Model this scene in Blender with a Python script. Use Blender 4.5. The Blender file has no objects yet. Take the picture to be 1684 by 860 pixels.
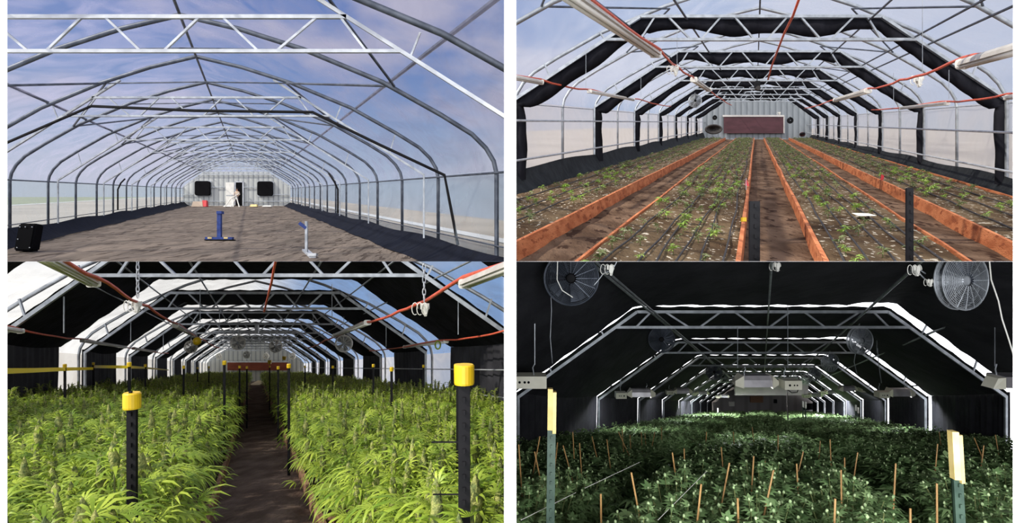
# Four plastic-skinned growing houses seen side by side and one above the other between white pillars.
import bpy, bmesh, math, random
from mathutils import Vector, Matrix, noise
R = random.Random(7)
F = 1000.0                                     # focal length in pixels for a 1684 px wide frame
SC = bpy.context.scene
COL = SC.collection
# ------------------------------------------------------------------ camera, sky, sun, exposure
cd = bpy.data.cameras.new('camera'); cam = bpy.data.objects.new('camera', cd); COL.objects.link(cam)
cd.sensor_fit = 'HORIZONTAL'; cd.sensor_width = 36.0; cd.lens = 36.0*F/1684.0
cd.clip_start = 0.05; cd.clip_end = 600
cam.location = (0, 0, 0); cam.rotation_euler = (math.radians(90), 0, 0)
SC.camera = cam
SC.view_settings.view_transform = 'Standard'; SC.view_settings.look = 'None'
SC.view_settings.gamma = 1.0; SC.view_settings.use_curve_mapping = False
SC.view_settings.exposure = 0.0
SUN_DIR = Vector((0.66, 0.34, -0.62)).normalized(); SUN_E = 5.0
sd = bpy.data.lights.new('sun', 'SUN'); sd.energy = SUN_E; sd.angle = math.radians(1.2); sd.color = (1.0, .93, .80)
sun = bpy.data.objects.new('sun', sd); COL.objects.link(sun)
sun.rotation_euler = SUN_DIR.to_track_quat('-Z', 'Y').to_euler()
# added second sun lamp, a broad fill light from behind the viewer
gd = bpy.data.lights.new('rear_fill', 'SUN'); gd.energy = .9; gd.angle = math.radians(30); gd.color = (.96, .98, 1.0)
rear_fill_ob = bpy.data.objects.new('rear_fill', gd); COL.objects.link(rear_fill_ob)
rear_fill_ob.rotation_euler = Vector((.10, 1, -.30)).to_track_quat('-Z', 'Y').to_euler()

# added area lamp that brightens the blacked-out house from its front
ad = bpy.data.lights.new('entrance_fill', 'AREA'); ad.shape = 'RECTANGLE'; ad.size = 1.6; ad.size_y = 1.0; ad.energy = 190; ad.color = (.95, .98, 1.0); ad.spread = math.radians(100)
al = bpy.data.objects.new('entrance_fill', ad); COL.objects.link(al); al.location = (1.0, -.5, -.5)
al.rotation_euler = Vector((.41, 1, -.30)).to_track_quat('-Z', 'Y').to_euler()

def lin(*c):
    return tuple(((x/255.0+0.055)/1.055)**2.4 if x > 10 else x/255.0/12.92 for x in c) + (1.0,)

class NT:
    """tiny node-tree writer"""
    def __init__(s, nt): s.nt = nt; s.nt.nodes.clear()
    def n(s, t, **k):
        nd = s.nt.nodes.new(t)
        for a, b in k.items():
            if a.startswith('i_'):
                nd.inputs[int(a[2:]) if a[2:].isdigit() else a[2:].replace('_', ' ')].default_value = b
            else: setattr(nd, a, b)
        return nd
    def l(s, a, b): s.nt.links.new(a, b)
    def math(s, op, a, b=None, clamp=False):
        m = s.n('ShaderNodeMath', operation=op, use_clamp=clamp)
        for i, x in enumerate((a, b)):
            if x is None: continue
            if isinstance(x, (int, float)): m.inputs[i].default_value = x
            else: s.l(x, m.inputs[i])
        return m.outputs[0]
    def ramp(s, fac, a, b):
        m = s.n('ShaderNodeMapRange', interpolation_type='SMOOTHSTEP')
        m.inputs['From Min'].default_value = a; m.inputs['From Max'].default_value = b
        s.l(fac, m.inputs['Value']); return m.outputs[0]
    def mix(s, fac, a, b):
        m = s.n('ShaderNodeMix', data_type='RGBA')
        for i, x in ((0, fac), (6, a), (7, b)):
            if isinstance(x, (int, float, tuple)): m.inputs[i].default_value = x
            else: s.l(x, m.inputs[i])
        return m.outputs[2]

W = bpy.data.worlds.new('sky'); SC.world = W; W.use_nodes = True
t = NT(W.node_tree)
tc = t.n('ShaderNodeTexCoord'); sx = t.n('ShaderNodeSeparateXYZ'); t.l(tc.outputs['Generated'], sx.inputs[0])
X_, Y_, Z_ = sx.outputs
nz = t.n('ShaderNodeTexNoise'); nz.inputs['Scale'].default_value = 3.4; nz.inputs['Detail'].default_value = 5; nz.inputs['Roughness'].default_value = .5
mp = t.n('ShaderNodeMapping'); mp.inputs['Scale'].default_value = (1, 1, 2.2); mp.inputs['Location'].default_value = (.35, .2, .6)
t.l(tc.outputs['Generated'], mp.inputs[0]); t.l(mp.outputs[0], nz.inputs['Vector'])
cloud = t.ramp(nz.outputs[0], .43, .60)
blue = t.mix(t.ramp(Z_, .10, .40), lin(146, 170, 206), lin(82, 120, 186))
up = t.mix(cloud, blue, lin(186, 184, 206))
up = t.mix(t.math('MULTIPLY', t.ramp(X_, -.15, .25), .5), up, lin(196, 212, 234))
hazy = t.mix(t.math('MULTIPLY', t.ramp(Z_, .26, .10), .7), up, lin(190, 200, 214))
bl = t.math('MULTIPLY', t.ramp(X_, -.42, -.30), t.ramp(X_, .02, -.02))
dn = t.mix(bl, (1.25, 1.22, 1.18, 1), lin(140, 175, 225))
dn = t.mix(t.ramp(X_, -.02, .05), dn, (4.5, 4.5, 4.7, 1))
c = t.mix(t.ramp(Z_, -.03, .05), dn, hazy)
c = t.mix(t.ramp(Y_, .1, -.3), c, (1.25, 1.26, 1.3, 1))
bg = t.n('ShaderNodeBackground'); t.l(c, bg.inputs[0]); bg.inputs[1].default_value = 1.0
wo = t.n('ShaderNodeOutputWorld'); t.l(bg.outputs[0], wo.inputs[0])

# ------------------------------------------------------------------ materials
def new_mat(name):
    m = bpy.data.materials.new(name); m.use_nodes = True
    return m, NT(m.node_tree)
def coords(t):
    g = t.n('ShaderNodeNewGeometry'); return g.outputs['Position']
def surf(name, c1, c2=None, scale=8, rough=.6, metal=0, bump=0, bscale=None, stretch=(1, 1, 1), lo=.35, hi=.65, c3=None, s3=60, f3=.62, spec=.5, trans=0, detail=6):
    m, t = new_mat(name)
    b = t.n('ShaderNodeBsdfPrincipled')
    b.inputs['Roughness'].default_value = rough; b.inputs['Metallic'].default_value = metal
    b.inputs['Specular IOR Level'].default_value = spec
    b.inputs['Base Color'].default_value = c1
    o = t.n('ShaderNodeOutputMaterial')
    if c2 or bump or c3:
        mp = t.n('ShaderNodeMapping'); mp.inputs['Scale'].default_value = stretch
        t.l(coords(t), mp.inputs[0])
        nz = t.n('ShaderNodeTexNoise'); nz.inputs['Scale'].default_value = scale; nz.inputs['Detail'].default_value = detail
        t.l(mp.outputs[0], nz.inputs['Vector'])
        col = t.mix(t.ramp(nz.outputs[0], lo, hi), c1, c2 or c1)
        if c3:
            n3 = t.n('ShaderNodeTexNoise'); n3.inputs['Scale'].default_value = s3; n3.inputs['Detail'].default_value = 3
            t.l(mp.outputs[0], n3.inputs['Vector'])
            col = t.mix(t.ramp(n3.outputs[0], f3, f3+.05), col, c3)
        t.l(col, b.inputs['Base Color'])
        if bump:
            nb = t.n('ShaderNodeTexNoise'); nb.inputs['Scale'].default_value = bscale or scale*3; nb.inputs['Detail'].default_value = 8
            t.l(mp.outputs[0], nb.inputs['Vector'])
            bp = t.n('ShaderNodeBump'); bp.inputs['Strength'].default_value = bump; bp.inputs['Distance'].default_value = .05
            t.l(nb.outputs[0], bp.inputs['Height']); t.l(bp.outputs[0], b.inputs['Normal'])
    out = b.outputs[0]
    if trans:
        tr = t.n('ShaderNodeBsdfTranslucent'); 
        mx = t.n('ShaderNodeMixShader'); mx.inputs[0].default_value = trans
        if c2: t.l(col, tr.inputs[0])
        else: tr.inputs[0].default_value = c1
        t.l(b.outputs[0], mx.inputs[1]); t.l(tr.outputs[0], mx.inputs[2]); out = mx.outputs[0]
    t.l(out, o.inputs[0])
    return m
def film(name, col, lo, hi, gloss=.03, scale=1.2, stretch=(1, .5, 1)):
    """greenhouse plastic: clear, with milky wrinkles"""
    m, t = new_mat(name)
    mp = t.n('ShaderNodeMapping'); mp.inputs['Scale'].default_value = stretch; mp.inputs['Rotation'].default_value = (.3, .5, .2)
    t.l(coords(t), mp.inputs[0])
    nz = t.n('ShaderNodeTexNoise'); nz.inputs['Scale'].default_value = scale; nz.inputs['Detail'].default_value = 6; nz.inputs['Distortion'].default_value = 1.6
    t.l(mp.outputs[0], nz.inputs['Vector'])
    mr = t.n('ShaderNodeMapRange'); mr.inputs['From Min'].default_value = .35; mr.inputs['From Max'].default_value = .7
    mr.inputs['To Min'].default_value = lo; mr.inputs['To Max'].default_value = hi; t.l(nz.outputs[0], mr.inputs['Value'])
    tp = t.n('ShaderNodeBsdfTransparent'); tp.inputs[0].default_value = (.97, .98, .99, 1)
    tl = t.n('ShaderNodeBsdfTranslucent'); tl.inputs[0].default_value = col
    df = t.n('ShaderNodeBsdfDiffuse'); df.inputs[0].default_value = col
    m1 = t.n('ShaderNodeMixShader'); m1.inputs[0].default_value = .35; t.l(tl.outputs[0], m1.inputs[1]); t.l(df.outputs[0], m1.inputs[2])
    m2 = t.n('ShaderNodeMixShader'); t.l(mr.outputs[0], m2.inputs[0]); t.l(tp.outputs[0], m2.inputs[1]); t.l(m1.outputs[0], m2.inputs[2])
    gl = t.n('ShaderNodeBsdfGlossy'); gl.inputs['Roughness'].default_value = .25
    m3 = t.n('ShaderNodeMixShader'); m3.inputs[0].default_value = gloss; t.l(m2.outputs[0], m3.inputs[1]); t.l(gl.outputs[0], m3.inputs[2])
    o = t.n('ShaderNodeOutputMaterial'); t.l(m3.outputs[0], o.inputs[0])
    return m
M = {}
M['white_paint'] = surf('white_paint', (.93, .93, .93, 1), rough=.9, spec=.1)
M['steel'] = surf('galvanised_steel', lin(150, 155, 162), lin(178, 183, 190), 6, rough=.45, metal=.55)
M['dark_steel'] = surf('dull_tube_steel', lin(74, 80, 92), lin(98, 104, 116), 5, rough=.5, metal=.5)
M['bright_steel'] = surf('bright_steel', lin(176, 180, 188), lin(200, 204, 210), 5, rough=.4, metal=.3)
M['black_steel'] = surf('black_steel', lin(13, 13, 17), lin(20, 19, 23), 12, rough=.7, spec=.2)
M['green_steel'] = surf('green_painted_steel', lin(38, 58, 48), lin(54, 74, 62), 12, rough=.5, metal=.1)
M['blue_steel'] = surf('blue_painted_steel', lin(22, 48, 118), lin(30, 62, 140), 9, rough=.45)
M['black_fabric'] = surf('black_fabric', lin(22, 22, 27), lin(33, 33, 39), 3, rough=.95, spec=.08, bump=.35, bscale=9, stretch=(1, 1, .25))
M['blackout'] = surf('blackout_cloth', lin(44, 44, 50), lin(56, 56, 62), 2, rough=.8, spec=.2, bump=.5, bscale=5, stretch=(1, .4, 1))
M['skirt1'] = surf('navy_skirt_fabric', lin(11, 14, 25), lin(17, 21, 34), 3, rough=.8, spec=.15, bump=.4, bscale=6)
M['skirt2'] = surf('charcoal_skirt_fabric', lin(26, 29, 32), lin(40, 43, 46), 3, rough=.75, spec=.2, bump=.4, bscale=6)
M['soil1'] = surf('bare_dry_soil', lin(100, 92, 86), lin(134, 122, 112), 1.1, rough=1, spec=.05, bump=1.0, bscale=7, c3=lin(84, 75, 69), s3=4.0, f3=.56, lo=.25, hi=.75, stretch=(1.7, .26, 1))
M['soil2'] = surf('dark_path_soil', lin(84, 66, 54), lin(120, 98, 82), 2.2, rough=1, spec=.05, bump=1.0, bscale=12, c3=lin(64, 48, 40), s3=6, f3=.58, stretch=(1, .4, 1))
M['bedsoil'] = surf('bed_soil_with_pale_flecks', lin(76, 60, 46), lin(112, 95, 75), 1.7, rough=1, spec=.05, bump=1, bscale=14, c3=lin(196, 186, 170), s3=15, f3=.61, stretch=(1, .55, 1))
M['soil3'] = surf('trodden_path', lin(84, 70, 62), lin(112, 96, 86), 3, rough=1, spec=.05, bump=.8, bscale=16, stretch=(1, .4, 1))
M['wood'] = surf('orange_stained_board', lin(172, 100, 64), lin(204, 130, 88), 1.6, rough=.75, spec=.2, bump=.3, bscale=14, stretch=(4, .5, 4), c3=lin(152, 86, 56), s3=2.2, f3=.58)
M['old_wood'] = surf('weathered_board', lin(130, 98, 78), lin(168, 132, 108), 2, rough=.9, spec=.1, bump=.4, stretch=(8, .6, 8))
M['pale_wood'] = surf('pale_wood', lin(214, 190, 140), lin(232, 212, 164), 5, rough=.7, stretch=(6, 6, 1))
M['cane'] = surf('bamboo_cane', lin(150, 112, 66), lin(172, 134, 84), 9, rough=.6)
M['yellow'] = surf('yellow_plastic', lin(208, 170, 22), lin(220, 184, 32), 6, rough=.35)
M['pale_yellow'] = surf('pale_yellow_sleeve', lin(206, 180, 112), lin(220, 196, 132), 9, rough=.5)
M['tape'] = surf('yellow_tape', lin(242, 222, 24), rough=.4, trans=.3)
M['cord'] = surf('orange_red_cord', lin(206, 84, 62), lin(222, 104, 76), 12, rough=.5)
M['black_rubber'] = surf('black_rubber', lin(42, 38, 38), lin(60, 55, 53), 12, rough=.6)
M['white_plastic'] = surf('white_plastic', lin(222, 220, 212), lin(232, 230, 224), 5, rough=.4)
M['lamp_body'] = surf('grey_lamp_housing', lin(190, 184, 176), lin(208, 202, 194), 4, rough=.4)
M['tube_glass'] = surf('unlit_lamp_tube', lin(236, 232, 224), rough=.2)
M['cream'] = surf('cream_enamel', lin(222, 218, 200), lin(232, 228, 212), 4, rough=.4)
M['foil'] = surf('dull_reflector', lin(188, 184, 190), lin(216, 212, 218), 3, rough=.35, metal=.5)
M['black'] = surf('matt_black', lin(5, 5, 9), rough=.8, spec=.1)
M['red'] = surf('red_plastic', lin(214, 52, 60), rough=.5)
M['cloth_tan'] = surf('tan_work_shirt', lin(196, 176, 158), rough=.9)
M['denim'] = surf('dark_trousers', lin(70, 60, 62), rough=.9)
M['skin'] = surf('skin', lin(176, 128, 104), rough=.6)
M['hair'] = surf('dark_hair', lin(40, 32, 30), rough=.8)
M['red_panel'] = surf('dull_red_sheet', lin(68, 38, 45), lin(80, 46, 54), .8, rough=.8, stretch=(1, 1, 3), bump=.2)
M['rust_panel'] = surf('rust_red_sheet', lin(112, 50, 32), lin(128, 62, 42), .8, rough=.8, stretch=(1, 1, 3), bump=.2)
M['paper'] = surf('white_paper', lin(236, 234, 226), rough=.8)
M['duct'] = surf('pale_grey_panel', lin(176, 172, 170), lin(196, 192, 190), .7, rough=.6)
M['leaf_far'] = None
def leafmat(name, a, b, tr=.35, rough=.45):
    return surf(name, a, b, 5, rough=rough, spec=.35, trans=tr, lo=.3, hi=.7)
M['leaf3'] = leafmat('fan_leaf_sunny', lin(104, 136, 38), lin(184, 202, 78), .32)
M['leaf3d'] = leafmat('fan_leaf_deep', lin(58, 92, 44), lin(84, 118, 56), .35)
M['bud3'] = surf('flower_head', lin(92, 108, 60), lin(168, 170, 98), 30, rough=.8, bump=.6, bscale=90)
M['leaf4'] = leafmat('small_leaf_cool', lin(112, 146, 92), lin(154, 180, 124), .3)
M['bud4'] = surf('pale_tip', lin(150, 176, 124), lin(182, 200, 150), 30, rough=.8)
M['stem'] = surf('green_stem', lin(88, 100, 52), lin(108, 112, 66), 12, rough=.7)
M['seed'] = leafmat('seedling_leaf', lin(140, 176, 74), lin(176, 204, 102), .3)
M['seed_far'] = leafmat('dusty_seedling_leaf', lin(110, 126, 78), lin(142, 152, 100), .2)
M['film1'] = film('clear_roof_plastic', lin(176, 174, 200), .14, .48)
M['wall1'] = film('milky_wall_plastic', lin(150, 162, 172), .40, .56, scale=.6)
M['film2'] = film('clear_roof_plastic_bright', lin(206, 210, 222), .20, .40, scale=.7)
M['wall2'] = film('milky_wall_plastic_bright', lin(206, 203, 206), .62, .80, scale=.6)
M['film3'] = film('sunlit_roof_plastic', lin(206, 206, 204), .2, .42)
M['wall3'] = film('warm_wall_plastic', lin(236, 228, 216), .6, .8)
M['film4'] = film('white_house_plastic', lin(245, 245, 245), .05, .2)
M['field'] = surf('dry_field', lin(150, 140, 128), lin(170, 160, 148), .2, rough=1)
M['grass'] = surf('green_field', lin(112, 122, 84), lin(132, 138, 98), .3, rough=1)
M['road'] = surf('pale_strip', lin(206, 209, 214), rough=.9)
def corrugated(name, c1, c2, pitch=.3):
    m, t = new_mat(name); b = t.n('ShaderNodeBsdfPrincipled'); b.inputs['Roughness'].default_value = .55
    wv = t.n('ShaderNodeTexWave', wave_type='BANDS', bands_direction='X'); wv.inputs['Scale'].default_value = 1/pitch*.5
    wv.inputs['Distortion'].default_value = 0
    t.l(coords(t), wv.inputs['Vector'])
    t.l(t.mix(t.ramp(wv.outputs[1], .0, .35), c1, c2), b.inputs['Base Color'])
    bp = t.n('ShaderNodeBump'); bp.inputs['Strength'].default_value = .6; bp.inputs['Distance'].default_value = .04
    t.l(wv.outputs[1], bp.inputs['Height']); t.l(bp.outputs[0], b.inputs['Normal'])
    o = t.n('ShaderNodeOutputMaterial'); t.l(b.outputs[0], o.inputs[0]); return m
M['corr1'] = corrugated('white_ribbed_sheet', lin(138, 142, 146), lin(178, 181, 180), .8)
M['corr2'] = corrugated('grey_ribbed_sheet', lin(104, 110, 116), lin(130, 136, 142), .9)
M['corr4'] = corrugated('dim_ribbed_sheet', lin(128, 124, 124), lin(142, 138, 138), 2.0)

# ------------------------------------------------------------------ mesh building
class MB:
    def __init__(s): s.v = []; s.f = []
    def add(s, vs, fs):
        n = len(s.v); s.v += [Vector(v) for v in vs]; s.f += [tuple(i+n for i in f) for f in fs]; return s
    def quad(s, a, b, c, d): return s.add([a, b, c, d], [(0, 1, 2, 3)])
    def box(s, lo, hi):
        (a, b, c), (d, e, f) = lo, hi
        return s.add([(a,b,c),(d,b,c),(d,e,c),(a,e,c),(a,b,f),(d,b,f),(d,e,f),(a,e,f)],
                     [(0,3,2,1),(4,5,6,7),(0,1,5,4),(1,2,6,5),(2,3,7,6),(3,0,4,7)])
    def hexa(s, p8):
        return s.add(p8, [(0,3,2,1),(4,5,6,7),(0,1,5,4),(1,2,6,5),(2,3,7,6),(3,0,4,7)])
    def tube(s, pts, r, n=6, ry=None, closed=False):
        """sweep a ring along pts; r may be a number or a list"""
        pts = [Vector(p) for p in pts]; m = len(pts)
        rs = r if isinstance(r, (list, tuple)) else [r]*m
        base = len(s.v); last = None
        for i, p in enumerate(pts):
            if closed: d = pts[(i+1) % m]-pts[i-1]
            else: d = pts[min(i+1, m-1)]-pts[max(i-1, 0)]
            if d.length < 1e-9: d = Vector((0, 0, 1))
            d.normalize()
            ref = Vector((0, 0, 1)) if abs(d.z) < .9 else Vector((0, 1, 0))
            if last is None: u = d.cross(ref).normalized()
            else:
                u = last-d*last.dot(d)
                u = u.normalized() if u.length > 1e-6 else d.cross(ref).normalized()
            last = u; w = d.cross(u)
            for k in range(n):
                a = 2*math.pi*(k+.5)/n
                s.v.append(p+(u*math.cos(a)+w*math.sin(a))*rs[i])
        for i in range(m if closed else m-1):
            j = (i+1) % m
            for k in range(n):
                k2 = (k+1) % n
                s.f.append((base+i*n+k, base+i*n+k2, base+j*n+k2, base+j*n+k))
        if not closed:
            s.f.append(tuple(base+k for k in reversed(range(n)))); s.f.append(tuple(base+(m-1)*n+k for k in range(n)))
        return s
    def bar(s, p, q, w, h=None):
        """square bar from p to q"""
        p = Vector(p); q = Vector(q); h = h or w; d = (q-p).normalized()
        ref = Vector((0, 1, 0)) if abs(d.y) < .8 else Vector((0, 0, 1))
        u = d.cross(ref).normalized()*w/2; v = d.cross(u).normalized()*h/2
        return s.hexa([p-u-v, p+u-v, p+u+v, p-u+v, q-u-v, q+u-v, q+u+v, q-u+v])
    def ball(s, c, r, n=10, m=6, sq=(1, 1, 1), jit=0):
        c = Vector(c); base = len(s.v)
        for i in range(m+1):
            a = math.pi*i/m
            for k in range(n):
                b = 2*math.pi*k/n; j = 1+R.uniform(-jit, jit)
                s.v.append(c+Vector((math.sin(a)*math.cos(b)*sq[0], math.sin(a)*math.sin(b)*sq[1], math.cos(a)*sq[2]))*r*j)
        for i in range(m):
            for k in range(n):
                s.f.append((base+i*n+k, base+i*n+(k+1) % n, base+(i+1)*n+(k+1) % n, base+(i+1)*n+k))
        return s
    def disc(s, c, r, thick, n=24, axis='Y'):
        c = Vector(c); a = Vector((0, thick/2, 0)) if axis == 'Y' else Vector((0, 0, thick/2))
        s.tube([c-a, c+a], r, n); return s
    def grid(s, fn, nu, nv):
        base = len(s.v)
        for i in range(nu+1):
            for j in range(nv+1): s.v.append(Vector(fn(i/nu, j/nv)))
        for i in range(nu):
            for j in range(nv):
                a = base+i*(nv+1)+j; s.f.append((a, a+nv+1, a+nv+2, a+1))
        return s
    def build(s, name, mat, parent=None, smooth=False, origin=None):
        if origin is None:
            if not s.v: origin = Vector((0, 0, 0))
            else:
                xs = [v.x for v in s.v]; ys = [v.y for v in s.v]; zs = [v.z for v in s.v]
                origin = Vector(((min(xs)+max(xs))/2, (min(ys)+max(ys))/2, min(zs)))
        origin = Vector(origin)
        me = bpy.data.meshes.new(name)
        me.from_pydata([tuple(v-origin) for v in s.v], [], s.f); me.update()
        if smooth: me.polygons.foreach_set('use_smooth', [True]*len(me.polygons))
        me.materials.append(mat)
        o = bpy.data.objects.new(name, me); COL.objects.link(o)
        pl = Vector((0, 0, 0))
        if parent is not None:
            o.parent = parent; p = parent
            while p is not None: pl += p.location; p = p.parent
        o.location = origin-pl
        HOUSE.objs.append(o)
        return o

def tag(o, label, cat=None, group=None, kind=None):
    if label: o['label'] = label
    if cat: o['category'] = cat
    if group: o['group'] = group
    if kind: o['kind'] = kind
    return o
def empty(name, loc, label, cat, group=None):
    o = bpy.data.objects.new(name, None); COL.objects.link(o); o.location = loc; o.empty_display_size = .1
    HOUSE.objs.append(o)
    return tag(o, label, cat, group)
def copy_tree(o, parent=None):
    c = o.copy(); COL.objects.link(c); c.parent = parent; HOUSE.objs.append(c)
    for ch in list(o.children): copy_tree(ch, c)
    return c
ORD = ['nearest', 'second nearest', 'third nearest', 'fourth nearest', 'fifth nearest', 'sixth nearest', 'seventh nearest', 'eighth nearest', 'ninth nearest', 'tenth nearest',
       'eleventh nearest', 'twelfth nearest', 'thirteenth nearest', 'fourteenth nearest', 'fifteenth nearest', 'sixteenth nearest', 'seventeenth nearest', 'eighteenth nearest', 'nineteenth nearest', 'twentieth nearest', 'twenty-first nearest', 'twenty-second nearest', 'twenty-third nearest', 'twenty-fourth nearest', 'twenty-fifth nearest']

class House:
    """a growing house whose bays step off along its own bearing and slope; x across, y away, z up from eye level"""
    def __init__(s, name, vx, vy, xl, xr, dz, right, upper, end):
        s.name = name; s.kx = (vx-842)/F; s.kz = (430-vy)/F; s.vx = vx; s.vy = vy
        s.xl = xl; s.xr = xr; s.c = (xl+xr)/2; s.w = (xr-xl)/2; s.dz = dz; s.right = right; s.upper = upper; s.end = end; s.objs = []
    def P(s, x, y, z): return Vector((x+y*s.kx, y, z+y*s.kz))
    def ray(s, x2, y2, Y):          # half-pixel coordinates inside this house's quarter -> point at distance Y
        px = x2/2+(842 if s.right else 0); py = y2/2+(0 if s.upper else 430)
        return Vector(((px-842)*Y/F, Y, (430-py)*Y/F))
    def loc(s, x2, y2, Y):
        p = s.ray(x2, y2, Y); return p.x-Y*s.kx, p.z-Y*s.kz
    def profile(s, k=0):
        """arch outline from the left eave over the ridge to the right eave"""
        pr = [(0, .30), (.05, .52), (.18, .74), (.42, .98), (.95, 1.31), (1.95, 1.87), (3.3, 2.43), (4.4, 2.78), (5.42, 3.02)]
        q = s.w/5.42
        L = [(s.xl+d*q, z+s.dz) for d, z in pr]
        Rr = [(s.xr-d*q, z+s.dz) for d, z in pr]
        return L+Rr[-2::-1]
    def roof_z(s, x):
        pr = s.profile()
        for (a, za), (b, zb) in zip(pr, pr[1:]):
            if a <= x <= b and b > a: return za+(zb-za)*(x-a)/(b-a)
        return pr[0][1]

H1 = House('empty bare-soil house', 409, 315, -6.6, 4.24, 0.0, False, True, 61.5)
H2 = House('seedling house', 1243.5, 201.5, -5.3, 5.5, .12, True, True, 60.0)
H3 = House('sunlit flowering house', 420, 603.5, -5.35, 5.35, .05, False, False, 68.0)
H4 = House('blacked-out house', 1253.5, 665, -5.3, 5.3, -.22, True, False, 62.0)
HC = House('display', 842, 430, -1, 1, 0, False, True, 1)

# ------------------------------------------------------------------ pillars and added light-blocking sheets
HOUSE = HC
def pillar(n, xa, xb, Y, label):
    d = .012; k = (Y+d)/Y*1.0
    x0, x1 = (xa-842)/F*Y, (xb-842)/F*Y
    # faces splay back a little so the front face is the widest
    m = MB(); z0, z1 = -1.9, 1.9
    m.hexa([(x0, Y, z0), (x1, Y, z0), ((x0+x1)/2+(x1-x0)*.3, Y+d, z0), ((x0+x1)/2-(x1-x0)*.3, Y+d, z0),
            (x0, Y, z1), (x1, Y, z1), ((x0+x1)/2+(x1-x0)*.3, Y+d, z1), ((x0+x1)/2-(x1-x0)*.3, Y+d, z1)])
    o = m.build('trim_%d' % n, M['white_paint']); tag(o, label, 'pillar', kind='structure')
pillar(1, -60, 12, 2.0, 'white upright pillar closing the left side')
pillar(2, 829, 849, 2.0, 'white upright pillar between the left and right houses')
pillar(3, 1666, 1740, 2.0, 'white upright pillar closing the right side')
s_ = (839-842)/F
m = MB(); m.quad((s_*2.02, 2.02, 0), (s_*13, 13, 0), (s_*13, 13, -7), (s_*2.02, 2.02, -2))  # added sheet, edge-on and unseen, keeps the sun out of the dark house
tag(m.build('wall_divider', M['blackout']), 'added unseen light-blocking black divider between the two lower houses', 'divider', kind='structure')
m = MB(); m.quad((s_*2.02, 2.02, 0), (s_*14, 14, 0), (14, 14, 0), (2.2, 2.02, 0))  # added deck, unseen edge-on, blocks light from above the dark house
tag(m.build('ceiling_light_block', M['blackout']), 'added unseen light-blocking black deck over the blacked-out house', 'divider', kind='structure')

# ------------------------------------------------------------------ shared building parts
def steps(a, b, d):
    n = max(1, int(math.ceil((b-a)/d))); return [a+(b-a)*i/n for i in range(n+1)]
def skin(h, roofmat, wallmat, y0, zl, zr, split=.32, seam=True):
    pr = h.profile(); n = len(pr); ys = steps(y0, h.end, 1.6)
    m = MB(); base = len(m.v)
    for y in ys:
        for i, (x, z) in enumerate(pr):
            bl = .05*math.sin(y*1.96)*math.sin(math.pi*i/(n-1))
            m.v.append(h.P(x*(1+.006), y, z+.06+bl))
    for j in range(len(ys)-1):
        for i in range(n-1):
            a = j*n+i; m.f.append((a, a+1, a+n+1, a+n))
    tag(m.build('ceiling', roofmat, smooth=True), 'clear plastic roof skin of the '+h.name, 'roof skin', kind='structure')
    for side, x, zb in (('left', h.xl-.03, zl), ('right', h.xr+.03, zr)):
        m = MB(); m.grid(lambda u, v: h.P(x+.02*math.sin(u*90), y0+(h.end-y0)*u, zb+(split+h.dz+.05-zb)*v), 40, 2)
        tag(m.build('wall_'+side, wallmat, smooth=True), 'milky plastic %s wall of the %s' % (side, h.name), 'wall skin', kind='structure')
def hoop(h, y, i, mat, zfl, r=.035, n=8):
    pr = h.profile(); pts = [h.P(h.xl, y, zfl)]+[h.P(x, y, z) for x, z in pr]+[h.P(h.xr, y, zfl)]
    o = MB().tube(pts, r, n).build('roof_hoop', mat, smooth=True)
    tag(o, '%s arched tube hoop of the %s' % (ORD[i], h.name), 'roof hoop', 'arched hoops of the '+h.name)
def truss(h, y, i, mat, zfl0, ztop, zlow, half, full_top=True, ext=0, b=.05, leginset=.25, skew=0, legz=None):
    """flat-topped inner frame: legs, rafters, two chords, zigzag webs"""
    c = h.c+skew; xl, xr = h.xl+leginset, h.xr-leginset; zl = .38+h.dz
    zfl = zfl0 if legz is None else legz
    e = empty('roof_truss', h.P(c, y, zfl), '%s flat-topped steel truss of the %s' % (ORD[i], h.name), 'roof truss', 'flat-topped trusses of the '+h.name)
    sl = lambda z, side: (c+side*half)+((xr if side > 0 else xl)-(c+side*half))*(ztop-z)/(ztop-zl)
    for side, xe in ((-1, xl), (1, xr)):
        top = ztop+ext; MB().bar(h.P(sl(top, side), y, top), h.P(xe, y, zl), b).build('rafter', mat, e)
        MB().bar(h.P(xe, y, zfl), h.P(xe, y, zl+.02), b*.8).build('leg', mat, e)
        # short struts up to the hoop
        for f in (.28, .72):
            zz = ztop+(zl-ztop)*f; x = sl(zz, side); x2 = x+side*.12; 
            MB().bar(h.P(x, y, zz), h.P(x2, y, min(h.roof_z(x2), zz+.5)), b*.5).build('strut', mat, e)
    MB().bar(h.P(c-half, y, ztop), h.P(c+half, y, ztop), b).build('upper_chord', mat, e)
    MB().bar(h.P(sl(zlow, -1), y, zlow), h.P(sl(zlow, 1), y, zlow), b*.9).build('lower_chord', mat, e)
    for xt, xb in ((-2.30, -2.62), (-2.02, -1.52), (-.86, -1.30), (-.58, -.14), (.58, .14), (.86, 1.30), (2.02, 1.52), (2.30, 2.62)):
        MB().bar(h.P(c+xt, y, ztop), h.P(c+xb, y, zlow), b*.6).build('web_brace', mat, e)
    return e
def purlin(h, x, z, y0, y1, mat, label, r=.022, grp=None):
    pts = [h.P(x, y, z) for y in steps(y0, y1, 12)]
    tag(MB().tube(pts, r, 6).build('purlin', mat), label, 'purlin', grp or 'long purlins of the '+h.name)
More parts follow.
